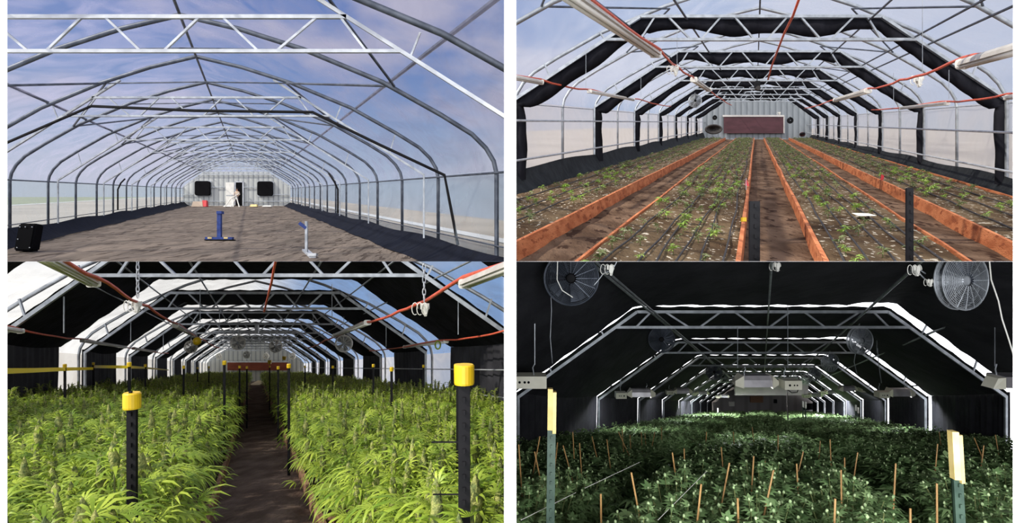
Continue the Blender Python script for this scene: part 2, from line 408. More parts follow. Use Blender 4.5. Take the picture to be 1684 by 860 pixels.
def skirt(h, mat, side, xt, zt, xb, zb, y0, label):
    def fn(u, v):
        y = y0+(h.end-.2-y0)*u**1.5
        x = xt+(xb-xt)*v; z = zt+(zb-zt)*v
        return h.P(x+.05*math.sin(y*1.3+v*3)*v, y, z+.035*math.sin(y*.9+side)*(1-v)-.05*math.sin(v*math.pi))
    m = MB(); m.grid(fn, 70, 6)
    tag(m.build('fabric_skirt', mat, smooth=True), label, 'fabric skirt')
def ground(h, mat, x0, x1, y0, y1, z, name, label, amp=.05, cat='ground', kind='structure', nx=90, ny=150, ex=2.2, sc=1.4):
    def fn(u, v):
        y = y0+(y1-y0)*u**ex; x = x0+(x1-x0)*v
        a = amp*(noise.noise(Vector((x*sc, y*sc*.7, h.vx)))+.5*noise.noise(Vector((x*4.1, y*3.1, h.vx))))
        return h.P(x, y, z+a)
    m = MB(); m.grid(fn, ny, nx)
    return tag(m.build(name, mat, smooth=True), label, cat, kind=kind)
def end_wall(h, mat, zfl, poly=None):
    pr = poly or h.profile(); y = h.end
    m = MB(); pts = [(h.xl, zfl)]+pr+[(h.xr, zfl)]
    n = len(pts); m.v = [h.P(x, y, z) for x, z in pts]+[h.P(x, y+.1, z) for x, z in pts]
    m.f = [tuple(range(n)), tuple(reversed(range(n, 2*n)))]+[(i, (i+1) % n, n+(i+1) % n, n+i) for i in range(n)]
    return tag(m.build('wall_back', mat), 'ribbed metal end wall of the '+h.name, 'end wall', kind='structure')
def rbox(m, c, sx, sy, sz, r=.1):
    """rounded-corner slab facing the viewer (xz outline, sy deep)"""
    pts = []
    for cx, cz, a0 in ((1, 1, 0), (-1, 1, 90), (-1, -1, 180), (1, -1, 270)):
        for a in (0, 30, 60, 90):
            t_ = math.radians(a0+a); pts.append((cx*(sx/2-r)+r*math.cos(t_), cz*(sz/2-r)+r*math.sin(t_)))
    n = len(pts); c = Vector(c); b = len(m.v)
    m.v += [c+Vector((x, -sy/2, z)) for x, z in pts]+[c+Vector((x, sy/2, z)) for x, z in pts]
    m.f += [tuple(b+i for i in range(n)), tuple(b+i for i in reversed(range(n, 2*n)))]+[(b+i, b+(i+1) % n, b+n+(i+1) % n, b+n+i) for i in range(n)]
    return m

def fan(loc, r, label, group=None, mat_g='bright_steel', mat_b='black_steel', yaw=0, pitch=0, rings=6, spokes=16, gr=.006, hub='steel', box=True):
    """round circulation fan in a wire guard, facing the viewer"""
    e = empty('circulation_fan', loc, label, 'fan', group)
    e.rotation_euler = (pitch, 0, yaw)
    o = Vector(loc)
    def b(mb, name, mat, par=e, sm=False):
        ob = mb.build(name, M[mat], None, sm, origin=(0, 0, 0)); ob.parent = par; return ob
    m = MB(); d = r*.15
    m.tube([(r*math.cos(a), -d, r*math.sin(a)) for a in [2*math.pi*i/36 for i in range(36)]], gr*2.2, 6, closed=True)
    m.tube([(r*math.cos(a), d, r*math.sin(a)) for a in [2*math.pi*i/36 for i in range(36)]], gr*2.2, 6, closed=True)
    b(m, 'rim', mat_g)
    m = MB()
    for side in (-1, 1):
        for k in range(1, rings+1):
            rr = r*(.22+.78*k/(rings+1)); yy = side*(d+.10*r*(1-(rr/r)**2))
            m.tube([(rr*math.cos(a), yy, rr*math.sin(a)) for a in [2*math.pi*i/28 for i in range(28)]], gr, 3, closed=True)
        for k in range(spokes):
            a = 2*math.pi*k/spokes
            m.tube([(q*r*math.cos(a), side*(d+.10*r*(1-q*q)), q*r*math.sin(a)) for q in (.2, .6, 1)], gr, 3)
    b(m, 'wire_guard', mat_g)
    blades = []
    for k in range(5):
        a0 = 2*math.pi*k/5; m = MB()
        def fn(u, v, a0=a0):
            q = r*(.2+.68*u); a = a0+(v-.5)*(.75-.1*u); tw = .35*r*(v-.5)*(1-.5*u)
            return (q*math.cos(a), tw, q*math.sin(a))
        m.grid(fn, 4, 3); blades.append(b(m, 'blade', mat_b, sm=True))
    m = MB(); m.tube([(0, -d*1.35, 0), (0, -d*1.3, 0), (0, d*1.6, 0)], [r*.12, r*.18, r*.18], 14); mo = b(m, 'motor', hub, sm=True)
    for bl_ in blades: bl_.parent = mo
    m = MB(); m.tube([(0, d*1.2, 0), (0, d*1.2, r*1.05), (0, 0, r*1.25)], gr*3, 6); b(m, 'bracket', mat_g)
    return e

def shop_light(h, x, z, y0, y1, label, group, wid=.16):
    """long twin-tube batten with rounded housing"""
    e = empty('batten_light', h.P(x, y0, z), label, 'light', group)
    m = MB(); prof = [(-.5, 0), (-.42, .28), (-.18, .5), (.18, .5), (.42, .28), (.5, 0)]
    n = len(prof); ys = [y0, y1]
    for y in ys:
        for a, b_ in prof: m.v.append(h.P(x+a*wid, y, z+b_*wid))
    m.f += [(i, i+1, n+i+1, n+i) for i in range(n-1)]+[tuple(range(n)), tuple(reversed(range(n, 2*n))), (n-1, 0, n, 2*n-1)]
    m.build('housing', M['lamp_body'], e)
    for s in (-.22, .22):
        MB().tube([h.P(x+s*wid, y0+.03, z-.12*wid), h.P(x+s*wid, y1-.03, z-.12*wid)], wid*.14, 8).build('lamp_tube', M['tube_glass'], e, True)
    for y in (y0, y1):
        m = MB(); rbox(m, h.P(x, y, z+.12*wid), wid*1.02, .05, wid*.75, wid*.2); m.build('end_cap', M['white_plastic'], e)
    return e
def cordline(h, pts, label, r=.016, mat='cord', cat='cord', name='power_cord', group=None):
    """pts local (x,y,z); slightly sagging between"""
    out = []
    for a, b_ in zip(pts, pts[1:]):
        for k in range(6):
            f = k/6; p = [a[i]+(b_[i]-a[i])*f for i in range(3)]
            p[2] -= .05*math.sin(math.pi*f)+.008*math.sin(k*2.3+a[1]); out.append(h.P(*p))
    out.append(h.P(*pts[-1]))
    o = MB().tube(out, r, 5).build(name, M[mat], smooth=True); tag(o, label, cat, group); return o
def hanger(h, x, y, z0, z1, label, group, chain=False, r=.006):
    if chain:
        m = MB(); n = int((z1-z0)/.09)
        for k in range(n):
            zc = z0+(k+.5)*.09; ax = k % 2
            ring = [(.022*math.cos(a)*(1 if ax else .15), .022*math.cos(a)*(.15 if ax else 1), .058*math.sin(a)) for a in [2*math.pi*i/8 for i in range(8)]]
            m.tube([h.P(x, y, zc)+Vector(p) for p in ring], .009, 4, closed=True)
        o = m.build('hanging_chain', M['bright_steel'])
    else:
        o = MB().tube([h.P(x, y, z0), h.P(x, y, z1)], r, 4).build('hanging_wire', M['steel'])
    tag(o, label, 'hanging chain' if chain else 'hanging wire', group)
def plug_bundle(loc, s, label):
    e = empty('plug_bundle', loc, label, 'plug bundle'); o = Vector(loc)
    MB().box(o+Vector((-.5, -.3, -.25))*s, o+Vector((.35, .3, .3))*s).build('socket_box', M['white_plastic'], e)
    m = MB(); m.hexa([o+Vector(p)*s for p in [(-.1,-.25,-.95),(.12,-.25,-.95),(.12,.1,-.95),(-.1,.1,-.95),(-.3,-.3,-.2),(.3,-.3,-.2),(.3,.2,-.2),(-.3,.2,-.2)]]); m.build('plug', M['white_plastic'], e)
    for k in range(3):
        a = -.9+.5*k; pts = [o+Vector((a+.15*math.cos(q)*2-.1, -.35-.1*k, -.2+.6*math.sin(q)))*s for q in [2*math.pi*i/12 for i in range(11)]]
        MB().tube(pts, s*.05, 5).build('cable_loop', M['white_plastic'], e, True)
def tpost(h, x, y, ztop, zbot, label, group=None, w=.05, mat='black_steel', cap=None, capw=.09, caph=.09, name='stake', cat='stake', capmat='yellow', lean=(0, 0), studs=True):
    """T-section steel stake with studs, optional cap"""
    b0 = h.P(x, y, zbot); t0 = h.P(x, y, ztop)+Vector((lean[0], lean[1], 0))
    e = empty(name, b0, label, cat, group)
    ax = t0-b0
    def pt(dx, dy, f): return b0+ax*f+Vector((dx, dy, 0))
    m = MB(); g = w*.16
    m.hexa([pt(-w/2, -g, 0), pt(w/2, -g, 0), pt(w/2, g, 0), pt(-w/2, g, 0), pt(-w/2, -g, 1), pt(w/2, -g, 1), pt(w/2, g, 1), pt(-w/2, g, 1)])
    m.hexa([pt(-g, 0, 0), pt(g, 0, 0), pt(g, w*.8, 0), pt(-g, w*.8, 0), pt(-g, 0, 1), pt(g, 0, 1), pt(g, w*.8, 1), pt(-g, w*.8, 1)])
    L = ax.length
    if studs:
        k = .05
        while k < L:
            c_ = pt(0, -g*1.4, k/L); m.box(c_+Vector((-w*.12, -g, -.008)), c_+Vector((w*.12, g, .012))); k += .055
    m.build('post', M[mat], e)
    if cap == 'round':
        c_ = t0
        MB().tube([c_+Vector((0, 0, -caph)), c_+Vector((0, 0, -caph*.9)), c_+Vector((0, 0, -.004)), c_+Vector((0, 0, .002))], [capw*.48, capw*.5, capw*.5, capw*.44], 20).build('cap', M[capmat], e, False)
    elif cap == 'sleeve':
        m = MB(); f0 = 1-caph/L; g2 = capw/2
        m.hexa([pt(-g2, -g2*.7, f0), pt(g2*.15, -g2, f0), pt(g2*.15, g2*.8, f0), pt(-g2, g2*.8, f0)]+[pt(-g2, -g2*.7, 1.01), pt(g2*.15, -g2, 1.01), pt(g2*.15, g2*.8, 1.01), pt(-g2, g2*.8, 1.01)])
        m.hexa([pt(g2*.17, -g2, f0-.01), pt(g2, -g2*.8, f0-.01), pt(g2, g2*.8, f0-.01), pt(g2*.17, g2*.8, f0-.01)]+[pt(g2*.17, -g2, 1), pt(g2, -g2*.8, 1), pt(g2, g2*.8, 1), pt(g2*.17, g2*.8, 1)])
        m.build('sleeve', M[capmat], e)
    return e

# ================================================================== upper left: empty house with bare soil
HOUSE = h = H1
ZG = -1.45
ground(h, M['soil1'], -8.2, 5.6, 5.0, h.end+.2, ZG, 'floor', 'bare tilled brown soil floor of the empty house', amp=.035, ny=240, nx=120)
end_wall(h, M['corr1'], ZG, [(h.xl, .55), (-4.6, 1.97), (2.0, 1.97), (h.xr, .55)])
pr_ = h.profile(); m = MB(); m.add([h.P(x, h.end+.12, z) for x, z in pr_], [tuple(range(len(pr_)))])
tag(m.build('ceiling_gable', M['film1']), 'clear plastic gable above the white end wall of the empty house', 'gable skin', kind='structure')
skin(h, M['film1'], M['wall1'], 2.4, -1.2, -1.3, split=.30)
# outside ground
def slab(h, mat, xa, xb, y0, y1, z, name, label, cat='ground', kind='structure', th=.0):
    m = MB(); m.grid(lambda u, v: h.P(xa+(xb-xa)*v, y0+(y1-y0)*u, z), 6, 2)
    return tag(m.build(name, mat), label, cat, kind=kind)
slab(h, M['field'], h.xr+.6, 13.2, 4, 160, -1.5, 'ground_outside', 'pale brown yard right of the empty house')
slab(h, M['road'], 7.3, 8.0, 4, 160, -1.47, 'path_outside', 'white strip of path across the yard outside the empty house', 'path')
slab(h, M['field'], -26, h.xl-.6, 4, 170, -1.5, 'ground_outside', 'pale brown yard left of the empty house')
slab(h, M['grass'], -75, -26, 4, 170, -1.52, 'ground_outside', 'green field left of the empty house')
slab(h, M['road'], -26.3, -25.2, 4, 170, -1.48, 'path_outside', 'white strip of path beside the green field', 'path')
HY1 = [4.0+3.2*k for k in range(18)]
HY1 = [y for y in HY1 if y < h.end]
for i, y in enumerate(HY1): hoop(h, y, i, M['dark_steel'], ZG, r=.042)
ti = 0
for i, y in enumerate(HY1):
    if i % 2 == 1 and i: truss(h, y+.25, ti, M['steel'] if ti else M['bright_steel'], ZG, 2.14, 1.72, 2.38, ext=.40, b=.046, skew=0.0, legz=-1.06); ti += 1
pl = 'tube purlin of the empty house, '
purlin(h, -1.16, 2.98, 2.4, h.end, M['dark_steel'], pl+'along the ridge', .025)
purlin(h, 2.55, 1.98, 2.4, h.end, M['dark_steel'], pl+'high on the right slope', .032)
purlin(h, -4.55, 2.02, 2.4, h.end, M['dark_steel'], pl+'high on the left slope', .032)
purlin(h, h.xr-.05, .32, 2.4, h.end, M['dark_steel'], pl+'along the right eave', .02)
purlin(h, h.xl+.05, .32, 2.4, h.end, M['dark_steel'], pl+'along the left eave', .02)
purlin(h, h.xr-.05, -.92, 2.4, h.end, M['dark_steel'], pl+'low along the right wall', .014)
purlin(h, h.xl+.05, -.92, 2.4, h.end, M['dark_steel'], pl+'low along the left wall', .014)
# roof braces
bi = 0
for i in range(len(HY1)-1):
    ya, yb = HY1[i], HY1[i+1]
    for side in (-1, 1):
        xs = lambda d: h.c+side*(h.w-d)
        a = (xs(1.75), 1.80); b_ = (xs(3.4), 2.42)
        if i % 2 == 0: segs = [((a[0], ya, a[1]), (b_[0], yb, b_[1]))]
        else: segs = [((b_[0], ya, b_[1]), (a[0], yb, a[1]))]
        segs.append(((b_[0], yb, b_[1]), (h.c, yb if i % 2 else yb, 2.45)))
        for k, (p, q) in enumerate(segs):
            o = MB().tube([h.P(*p), h.P(*q)], .016 if k else .024, 5).build('wind_brace' if k == 0 else 'tie_bar', M['dark_steel'])
            tag(o, '%s %s on the %s roof slope of the empty house' % (ORD[i], 'slanting wind brace' if k == 0 else 'thin level tie bar', 'left' if side < 0 else 'right'), 'roof brace',
                'roof braces of the empty house')
    if 0:
        o = MB().tube([h.P(h.c+.1, ya, 2.9), h.P(h.c+1.2, yb, 1.74)], .010, 5).build('centre_brace', M['dark_steel'])
        tag(o, '%s thin brace dropping from the ridge of the empty house' % ORD[i], 'roof brace', 'ridge braces of the empty house')
# bent dark conduit frame lying across the trusses
pts = [h.ray(-30, 492, 12.6), h.ray(300, 349, 12.6), h.ray(640, 364, 12.6), h.ray(1028, 369, 12.6), h.ray(1240, 472, 12.6), h.ray(1462, 576, 12.6), h.ray(1482, 680, 12.6), h.ray(1506, 806, 12.6)]
tag(MB().tube(pts, .03, 6).build('curtain_frame', M['black_steel']), 'bent black pipe frame crossing the empty house with one sagging leg', 'pipe frame')
# side skirts
skirt(h, M['skirt1'], -1, h.xl+.12, -1.02, -5.95, -1.43, 3, 'navy black fabric skirt along the left wall of the empty house')
skirt(h, M['skirt1'], 1, h.xr-.05, -1.06, 3.50, -1.43, 3, 'navy black fabric skirt along the right wall of the empty house')
# end wall fittings
yE = h.end-.1
u = F/h.end
def e1(px, py): return h.ray(px*2, py*2, yE)
for nm, xa, xb, ya, yb in (('left', 322, 347, 298, 322), ('right', 425, 449, 299, 322)):
    c_ = e1((xa+xb)/2, (ya+yb)/2); e = empty('exhaust_shutter', c_, 'black square exhaust shutter %s of the door in the far white wall' % nm, 'shutter', 'exhaust shutters in the white wall')
    m = MB(); rbox(m, c_+Vector((0, -.12, 0)), 1.5, .3, 1.45, .2); m.build('hood', M['black'], e)
    m = MB(); rbox(m, c_+Vector((0, .03, 0)), 1.62, .05, 1.56, .12); m.build('surround', M['steel'], e)
a = e1(387, 337); b_ = e1(400, 300)
e = empty('door_1', a, 'open doorway in the far white wall', None); e['kind'] = 'structure'
zt, zb_ = e1(387, 300).z, h.P(0, yE, ZG+.02).z
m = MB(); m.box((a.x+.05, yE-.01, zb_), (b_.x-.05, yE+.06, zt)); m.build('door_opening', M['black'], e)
m = MB(); m.box((a.x-.06, yE-.06, zb_), (a.x+.06, yE+.06, zt+.08)); m.box((b_.x-.06, yE-.06, zb_), (b_.x+.06, yE+.06, zt+.08)); m.box((a.x, yE-.06, zt), (b_.x, yE+.06, zt+.09)); m.build('door_frame', M['bright_steel'], e)
dl = e1(372, 337)
m = MB(); m.box((dl.x, yE-.12, zb_), (a.x-.08, yE-.05, zt)); m.build('door_leaf', M['white_plastic'], e)
m = MB(); m.box((dl.x+.05, yE-.15, zb_+1.0), (a.x-.12, yE-.12, zb_+1.07)); m.build('door_rail', M['steel'], e)
for k, (xa, xb, zz) in enumerate(((294, 318, 1.1), (348, 371, 1.85), (401, 424, 1.85), (450, 476, 1.1), (294, 371, .42), (401, 476, .42), (312, 462, 3.1))):
    p0 = e1(xa, 330); p1 = e1(xb, 330); zf = h.P(0, yE, ZG).z
    o = MB().box((p0.x, yE-.08, zf+zz), (p1.x, yE+.0, zf+zz+.06)).build('wall_rail', M['steel'])
    tag(o, 'thin level steel rail number %d fixed to the far white wall' % (k+1) if 0 else 'thin level steel rail on the far white wall, %s' % ['upper one at the left corner', 'upper one left of the door', 'upper one right of the door', 'upper one at the right corner', 'low one left of the door', 'low one right of the door', 'topmost one across the middle'][k], 'wall rail', 'rails on the white end wall')
# person in the doorway: one continuous skinned body
def person(loc, label):
    e = empty('person', loc, label, 'person')
    V = [(0, 0, .95), (0, 0, 1.15), (0, .02, 1.38), (0, 0, 1.5), (0, -.02, 1.58), (0, -.02, 1.70),
         (-.10, 0, .90), (-.12, -.02, .50), (-.13, .02, .08), (-.14, -.14, .03), (.10, 0, .90), (.12, -.05, .50), (.15, .0, .08), (.16, -.16, .03),
         (-.19, .0, 1.40), (-.30, -.05, 1.14), (-.18, -.26, 1.05), (-.10, -.32, 1.06), (.19, .0, 1.40), (.30, -.05, 1.14), (.16, -.26, 1.02), (.08, -.32, 1.04)]
    E = [(0,1),(1,2),(2,3),(3,4),(4,5),(0,6),(6,7),(7,8),(8,9),(0,10),(10,11),(11,12),(12,13),(2,14),(14,15),(15,16),(16,17),(2,18),(18,19),(19,20),(20,21)]
    Rr = [.15,.14,.16,.06,.085,.075,.09,.065,.045,.035,.09,.065,.045,.035,.055,.042,.032,.025,.055,.042,.032,.025]
    me = bpy.data.meshes.new('body'); me.from_pydata(V, E, [])
    o = bpy.data.objects.new('body', me); COL.objects.link(o)
    md = o.modifiers.new('skin', 'SKIN'); 
    for i, r in enumerate(Rr): me.skin_vertices[0].data[i].radius = (r, r*.8)
    me.skin_vertices[0].data[0].use_root = True
    sb = o.modifiers.new('sub', 'SUBSURF'); sb.levels = 2; sb.render_levels = 2
    dg = bpy.context.evaluated_depsgraph_get(); me2 = bpy.data.meshes.new_from_object(o.evaluated_get(dg)); o.modifiers.clear(); o.data = me2
    me2.materials.clear()
    for mt in ('skin', 'cloth_tan', 'denim'): me2.materials.append(M[mt])
    for p in me2.polygons:
        z = p.center.z; x = abs(p.center.x); p.use_smooth = True
        p.material_index = 2 if z < .96 else (1 if (z < 1.50 and not (p.center.y < -.2)) else 0)
    o.parent = e; HOUSE.objs.append(o)
    m = MB(); m.ball((0, .0, 1.74), .105, 12, 8, (1, 1.05, .8)); hr = m.build('hair', M['hair'], None, True, origin=(0, 0, 0)); hr.parent = e
    return e
pp = e1(393.5, 336.5); pp.y = yE-.5; pp.z = h.P(0, yE-.5, ZG+.0).z
person(pp, 'person in a pale shirt and dark trousers standing in the far doorway')
# white trestle ladder in front of the door
c_ = h.P(*[( (386-409)/F*55), 55, ZG+.03]); e = empty('trestle_ladder', c_, 'white folding trestle standing before the far doorway', 'trestle')
for dx, dx2 in ((-.75, -.1), (.0, -.1), (.55, .3), (-.2, .3)):
    MB().bar(c_+Vector((dx, -.3, 0)), c_+Vector((dx2-.15, 0, .95)), .07).build('leg', M['white_plastic'], e)
MB().bar(c_+Vector((-.35, 0, .95)), c_+Vector((.2, 0, .95)), .12).build('top_rail', M['white_plastic'], e)
MB().bar(c_+Vector((-.3, -.1, .75)), c_+Vector((.45, -.1, 1.25)), .06).build('raised_arm', M['white_plastic'], e)
# rubbish by the wall
for k, (px, py, w_, hh, mt, lb, nm, ct) in enumerate(((337, 333, .5, .6, 'red', 'small red and white can on the ground under the left shutter', 'can', 'can'), (326, 334.5, 1.1, .5, 'cloth_tan', 'tan board leaning low under the left shutter', 'board', 'board'),
      (418, 340.5, .7, .22, 'pale_yellow', 'flat yellowish box lying before the far wall', 'box', 'box'), (440, 341, .9, .12, 'white_plastic', 'white offcut lying on the soil below the right shutter', 'offcut', 'offcut'), (376, 341, .9, .12, 'white_plastic', 'white offcut lying on the soil left of the trestle', 'offcut', 'offcut'))):
    yy = 57; c_ = h.P((px-409)/F*yy, yy, ZG+.02); m = MB()
    m.hexa([c_+Vector(q) for q in [(-w_/2,-.2,0),(w_/2,-.25,0),(w_/2*.9,.2,0),(-w_/2,.25,0),(-w_/2*.8,-.1,hh),(w_/2*.8,-.12,hh),(w_/2*.8,.15,hh*.95),(-w_/2*.8,.2,hh)]])
    tag(m.build(nm, M[mt]), lb, ct)
# blue roller stand
c_ = h.P((361-409)/F*17.9, 17.9, ZG+.01); e = empty('roller_stand', c_, 'blue steel post on a wide cross foot standing on the soil', 'stand')
m = MB(); m.box(c_+Vector((-.40, -.06, .02)), c_+Vector((.40, .06, .10))); m.build('cross_foot', M['blue_steel'], e)
m = MB(); m.box(c_+Vector((-.40, -.10, 0)), c_+Vector((.42, .12, .03))); m.build('base_plate', M['black_steel'], e)
m = MB(); m.box(c_+Vector((-.055, -.05, .08)), c_+Vector((.055, .05, .80))); pst = m.build('post', M['blue_steel'], e)
m = MB(); m.box(c_+Vector((-.05, -.09, .78)), c_+Vector((.10, .07, .86))); m.build('head', M['blue_steel'], e)
for s in (-.25, .22): m = MB(); m.box(c_+Vector((s-.07, -.065, .05)), c_+Vector((s+.05, -.058, .095))); m.build('pale_label', M['pale_yellow'], e)
# grey stand
c_ = h.P((504-409)/F*13.9, 13.9, ZG+.01); e = empty('jack_stand', c_, 'slim grey metal stand with a dark blue top on the right of the soil', 'stand')
m = MB(); m.box(c_+Vector((-.028, -.028, .02)), c_+Vector((.028, .028, .76))); m.build('post', M['steel'], e)
m = MB(); m.hexa([c_+Vector(q) for q in [(.30,-.7,-.08),(.44,-.7,-.08),(-.20,.7,.09),(-.34,.7,.09),(.30,-.7,-.03),(.44,-.7,-.03),(-.20,.7,.14),(-.34,.7,.14)]]); m.build('foot', M['bright_steel'], e)
m = MB(); m.bar(c_+Vector((-.16, 0, .72)), c_+Vector((.0, 0, .60)), .07); m.build('head', M['blue_steel'], e)
m = MB(); m.box(c_+Vector((.28, -.75, -.04)), c_+Vector((.46, -.62, .02))); m.build('foot_plate', M['bright_steel'], e)
# black box left
yy = 14.6; c_ = h.P((48-409)/F*yy, yy, ZG+.02); e = empty('equipment_case', c_, 'black riveted case leaning against the skirt at the left edge', 'case')
m = MB(); W_, D_, Hh = .42, .3, .66
P8 = [(-W_/2-.06,-D_/2,0),(W_/2-.06,-D_/2,0),(W_/2-.06,D_/2,0),(-W_/2-.06,D_/2,0),(-W_/2+.05,-D_/2+.02,Hh),(W_/2+.05,-D_/2+.02,Hh),(W_/2+.05,D_/2,Hh-.02),(-W_/2+.05,D_/2,Hh-.02)]
m.hexa([c_+Vector(q) for q in P8]); o = m.build('shell', M['black'], e)
bv = bmesh.new(); bv.from_mesh(o.data); bmesh.ops.bevel(bv, geom=bv.edges[:], offset=.035, segments=3, affect='EDGES'); bv.to_mesh(o.data); bv.free()
for q in ((-.2, .08), (.1, .08), (-.18, .28), (-.13, .57), (.16, .57), (.0, .57)):
    MB().ball(c_+Vector((q[0]+.03, -D_/2, q[1])), .016, 6, 4).build('rivet', M['steel'], e)
# dark hoses hanging by side legs
for lab, pl_ in (('left', [(-6.0, 29.5, .62), (-6.2, 29.5, .42), (-6.35, 29.5, .1), (-6.35, 29.5, -.9)]), ('right', [(3.5, 26.6, .8), (3.75, 26.6, .42), (3.9, 26.6, .1), (3.9, 26.6, -.95)])):
    tag(MB().tube([h.P(*q) for q in pl_], .04, 6).build('drain_pipe', M['black_steel'], smooth=True), 'dark pipe running down beside the %s wall of the empty house' % lab, 'pipe')

# ================================================================== upper right: seedling beds
HOUSE = h = H2
ZP = -1.66; ZB = -1.475
slab(h, M['field'], h.xr+.5, 40, 6.5, 160, -1.6, 'ground_outside', 'pale brown yard right of the seedling house')
slab(h, M['field'], -40, h.xl-.5, 6.5, 160, -1.5, 'ground_outside', 'pale brown yard left of the seedling house')
ground(h, M['soil2'], -6.2, 6.3, 5.6, h.end, ZP, 'floor', 'dark dirt floor and paths of the seedling house', amp=.03, ny=200, nx=140, sc=2)
end_wall(h, M['corr2'], ZP)
skin(h, M['film2'], M['wall2'], 2.4, -1.25, -1.35, split=.30)
BEDS = [(-4.9, -2.93, 'far left'), (-1.87, -.20, 'left centre'), (.74, 2.22, 'right centre'), (3.12, 5.0, 'far right')]
EB = 57.5
for a, b_, nm in BEDS:
    ground(h, M['bedsoil'], a+.02, b_-.02, 5.4, EB, ZB, 'bed_soil', 'pale flecked growing soil filling the %s bed' % nm, amp=.022, cat='soil', kind='stuff', nx=34, ny=220, sc=3.2, ex=1.9)
def board(h, x, zt, zb, y0, y1, th, label, mat='wood'):
    m = MB(); ys = steps(y0, y1, 2.2); n = len(ys); wob = [R.uniform(-.015, .015) for _ in ys]; wz = [R.uniform(-.012, .012) for _ in ys]
    for y, w_, z_ in zip(ys, wob, wz):
        for dx, z in ((-th/2, zb), (th/2, zb), (th/2, zt+z_), (-th/2, zt+z_)): m.v.append(h.P(x+w_+dx, y, z))
    for i in range(n-1):
        a = i*4
        for k in range(4): m.f.append((a+k, a+(k+1) % 4, a+4+(k+1) % 4, a+4+k))
    m.f += [(0, 3, 2, 1), (4*n-4, 4*n-3, 4*n-2, 4*n-1)]
    tag(m.build('bed_board', M[mat]), label, 'board', 'long stained boards edging the beds')
board(h, -2.90, ZB+.05, ZP-.02, 5.2, EB, .05, 'broad orange board on the right edge of the far left bed')
board(h, -1.90, ZB+.02, ZP-.02, 5.2, EB, .04, 'thin orange board on the left edge of the left centre bed')
board(h, -.185, ZB+.05, ZP-.02, 5.2, EB, .055, 'orange board left of the middle path')
board(h, .72, ZB+.05, ZP-.02, 5.2, EB, .055, 'orange board right of the middle path')
board(h, 2.25, ZB+.015, ZP-.02, 5.2, EB, .035, 'thin sunlit board on the right edge of the right centre bed')
board(h, 3.10, ZB+.05, ZP-.02, 5.2, EB, .05, 'broad orange board on the left edge of the far right bed')
board(h, 5.02, ZB+.03, ZP-.02, 5.2, EB, .04, 'thin board beside the right fabric skirt')
skirt(h, M['skirt2'], -1, h.xl+.1, -1.0, -4.95, -1.50, 5, 'charcoal fabric skirt along the left wall of the seedling house')
skirt(h, M['skirt2'], 1, h.xr-.1, -1.18, 5.10, -1.66, 5, 'charcoal fabric skirt along the right wall of the seedling house')
HY2 = [3.3*k for k in range(2, 18)]
for i, y in enumerate(HY2): hoop(h, y+.15, i, M['steel'], ZP, r=.04)
def drape(h, y, i, ztop, half, w=.32, dy=.06, label=''):
    """gathered black curtain hanging in a bundle just behind a truss"""
    c = h.c; xl, xr = h.xl+.0, h.xr-.0; zl = .38+h.dz
    path = [(xl, -1.25), (xl, -.6), (xl, zl-.05)]
    for f in (.3, .6, .85): path.append((xl+(c-half-xl)*f, zl+(ztop-zl)*f))
    path += [(c-half, ztop), (c-half*.4, ztop), (c+half*.4, ztop), (c+half, ztop)]
    for f in (.15, .4, .7): path.append((c+half+(xr-c-half)*f, ztop+(zl-ztop)*f))
    path += [(xr, zl-.05), (xr, -.6), (xr, -1.35)]
    # densify
    pp = []
    for (a, za), (b_, zb) in zip(path, path[1:]):
        n = max(2, int(math.hypot(b_-a, zb-za)/.12))
        for k in range(n): pp.append((a+(b_-a)*k/n, za+(zb-za)*k/n))
    pp.append(path[-1])
    m = MB(); n = len(pp)
    cen = (c, .3)
    for k, (x, z) in enumerate(pp):
        t0 = pp[max(0, k-3)]; t1 = pp[min(n-1, k+3)]
        tx, tz = t1[0]-t0[0], t1[1]-t0[1]; L = math.hypot(tx, tz); nx_, nz_ = tz/L, -tx/L     # points inward / down
        ww = w*(1+.16*math.sin(x*1.3+i)+.08*math.sin((x+z)*3.3+i*2)+.03*math.sin((x-z)*9))*(.8 if z < zl else 1)
        if abs(x-c) < half: ww *= 1.15-.25*abs(math.sin(x*1.6+i))
        for q, dyy in ((0.02, 0), (.5, .12+.05*math.sin(k*.9)), (1, .04), (.55, -.05-.03*math.sin(k*1.1))):
            m.v.append(h.P(x+nx_*ww*q, y+dy+dyy, z+nz_*ww*q))
    for k in range(n-1):
        for j in range(4): m.f.append((4*k+j, 4*k+(j+1) % 4, 4*k+4+(j+1) % 4, 4*k+4+j))
    tag(m.build('gathered_curtain', M['black_fabric'], smooth=True), label, 'curtain', 'gathered black curtains of the '+h.name)
TY2 = [13.2+6.5*k for k in range(-1, 7)]
for i, y in enumerate(TY2):
    truss(h, y, i, M['steel'], ZP, 2.30, 1.80, 2.62, b=.065, leginset=.06)
    drape(h, y, i, 2.27, 2.62, label='%s black curtain gathered along its truss in the seedling house' % ORD[i])
pl = 'tube purlin of the seedling house, '
for x, z, r, lb in ((h.c, 3.08, .025, 'along the ridge'), (-2.75, 2.08, .022, 'at the left truss shoulder'), (-1.5, 2.24, .022, 'left of the ridge under the flat truss tops'), (2.45, 2.22, .022, 'right of the ridge under the flat truss tops'),
                    (3.45, 1.86, .022, 'upper one on the right slope'), (3.75, 1.70, .022, 'lower one on the right slope')):
    purlin(h, x, z, 2.4, h.end, M['dark_steel'], pl+lb, r)
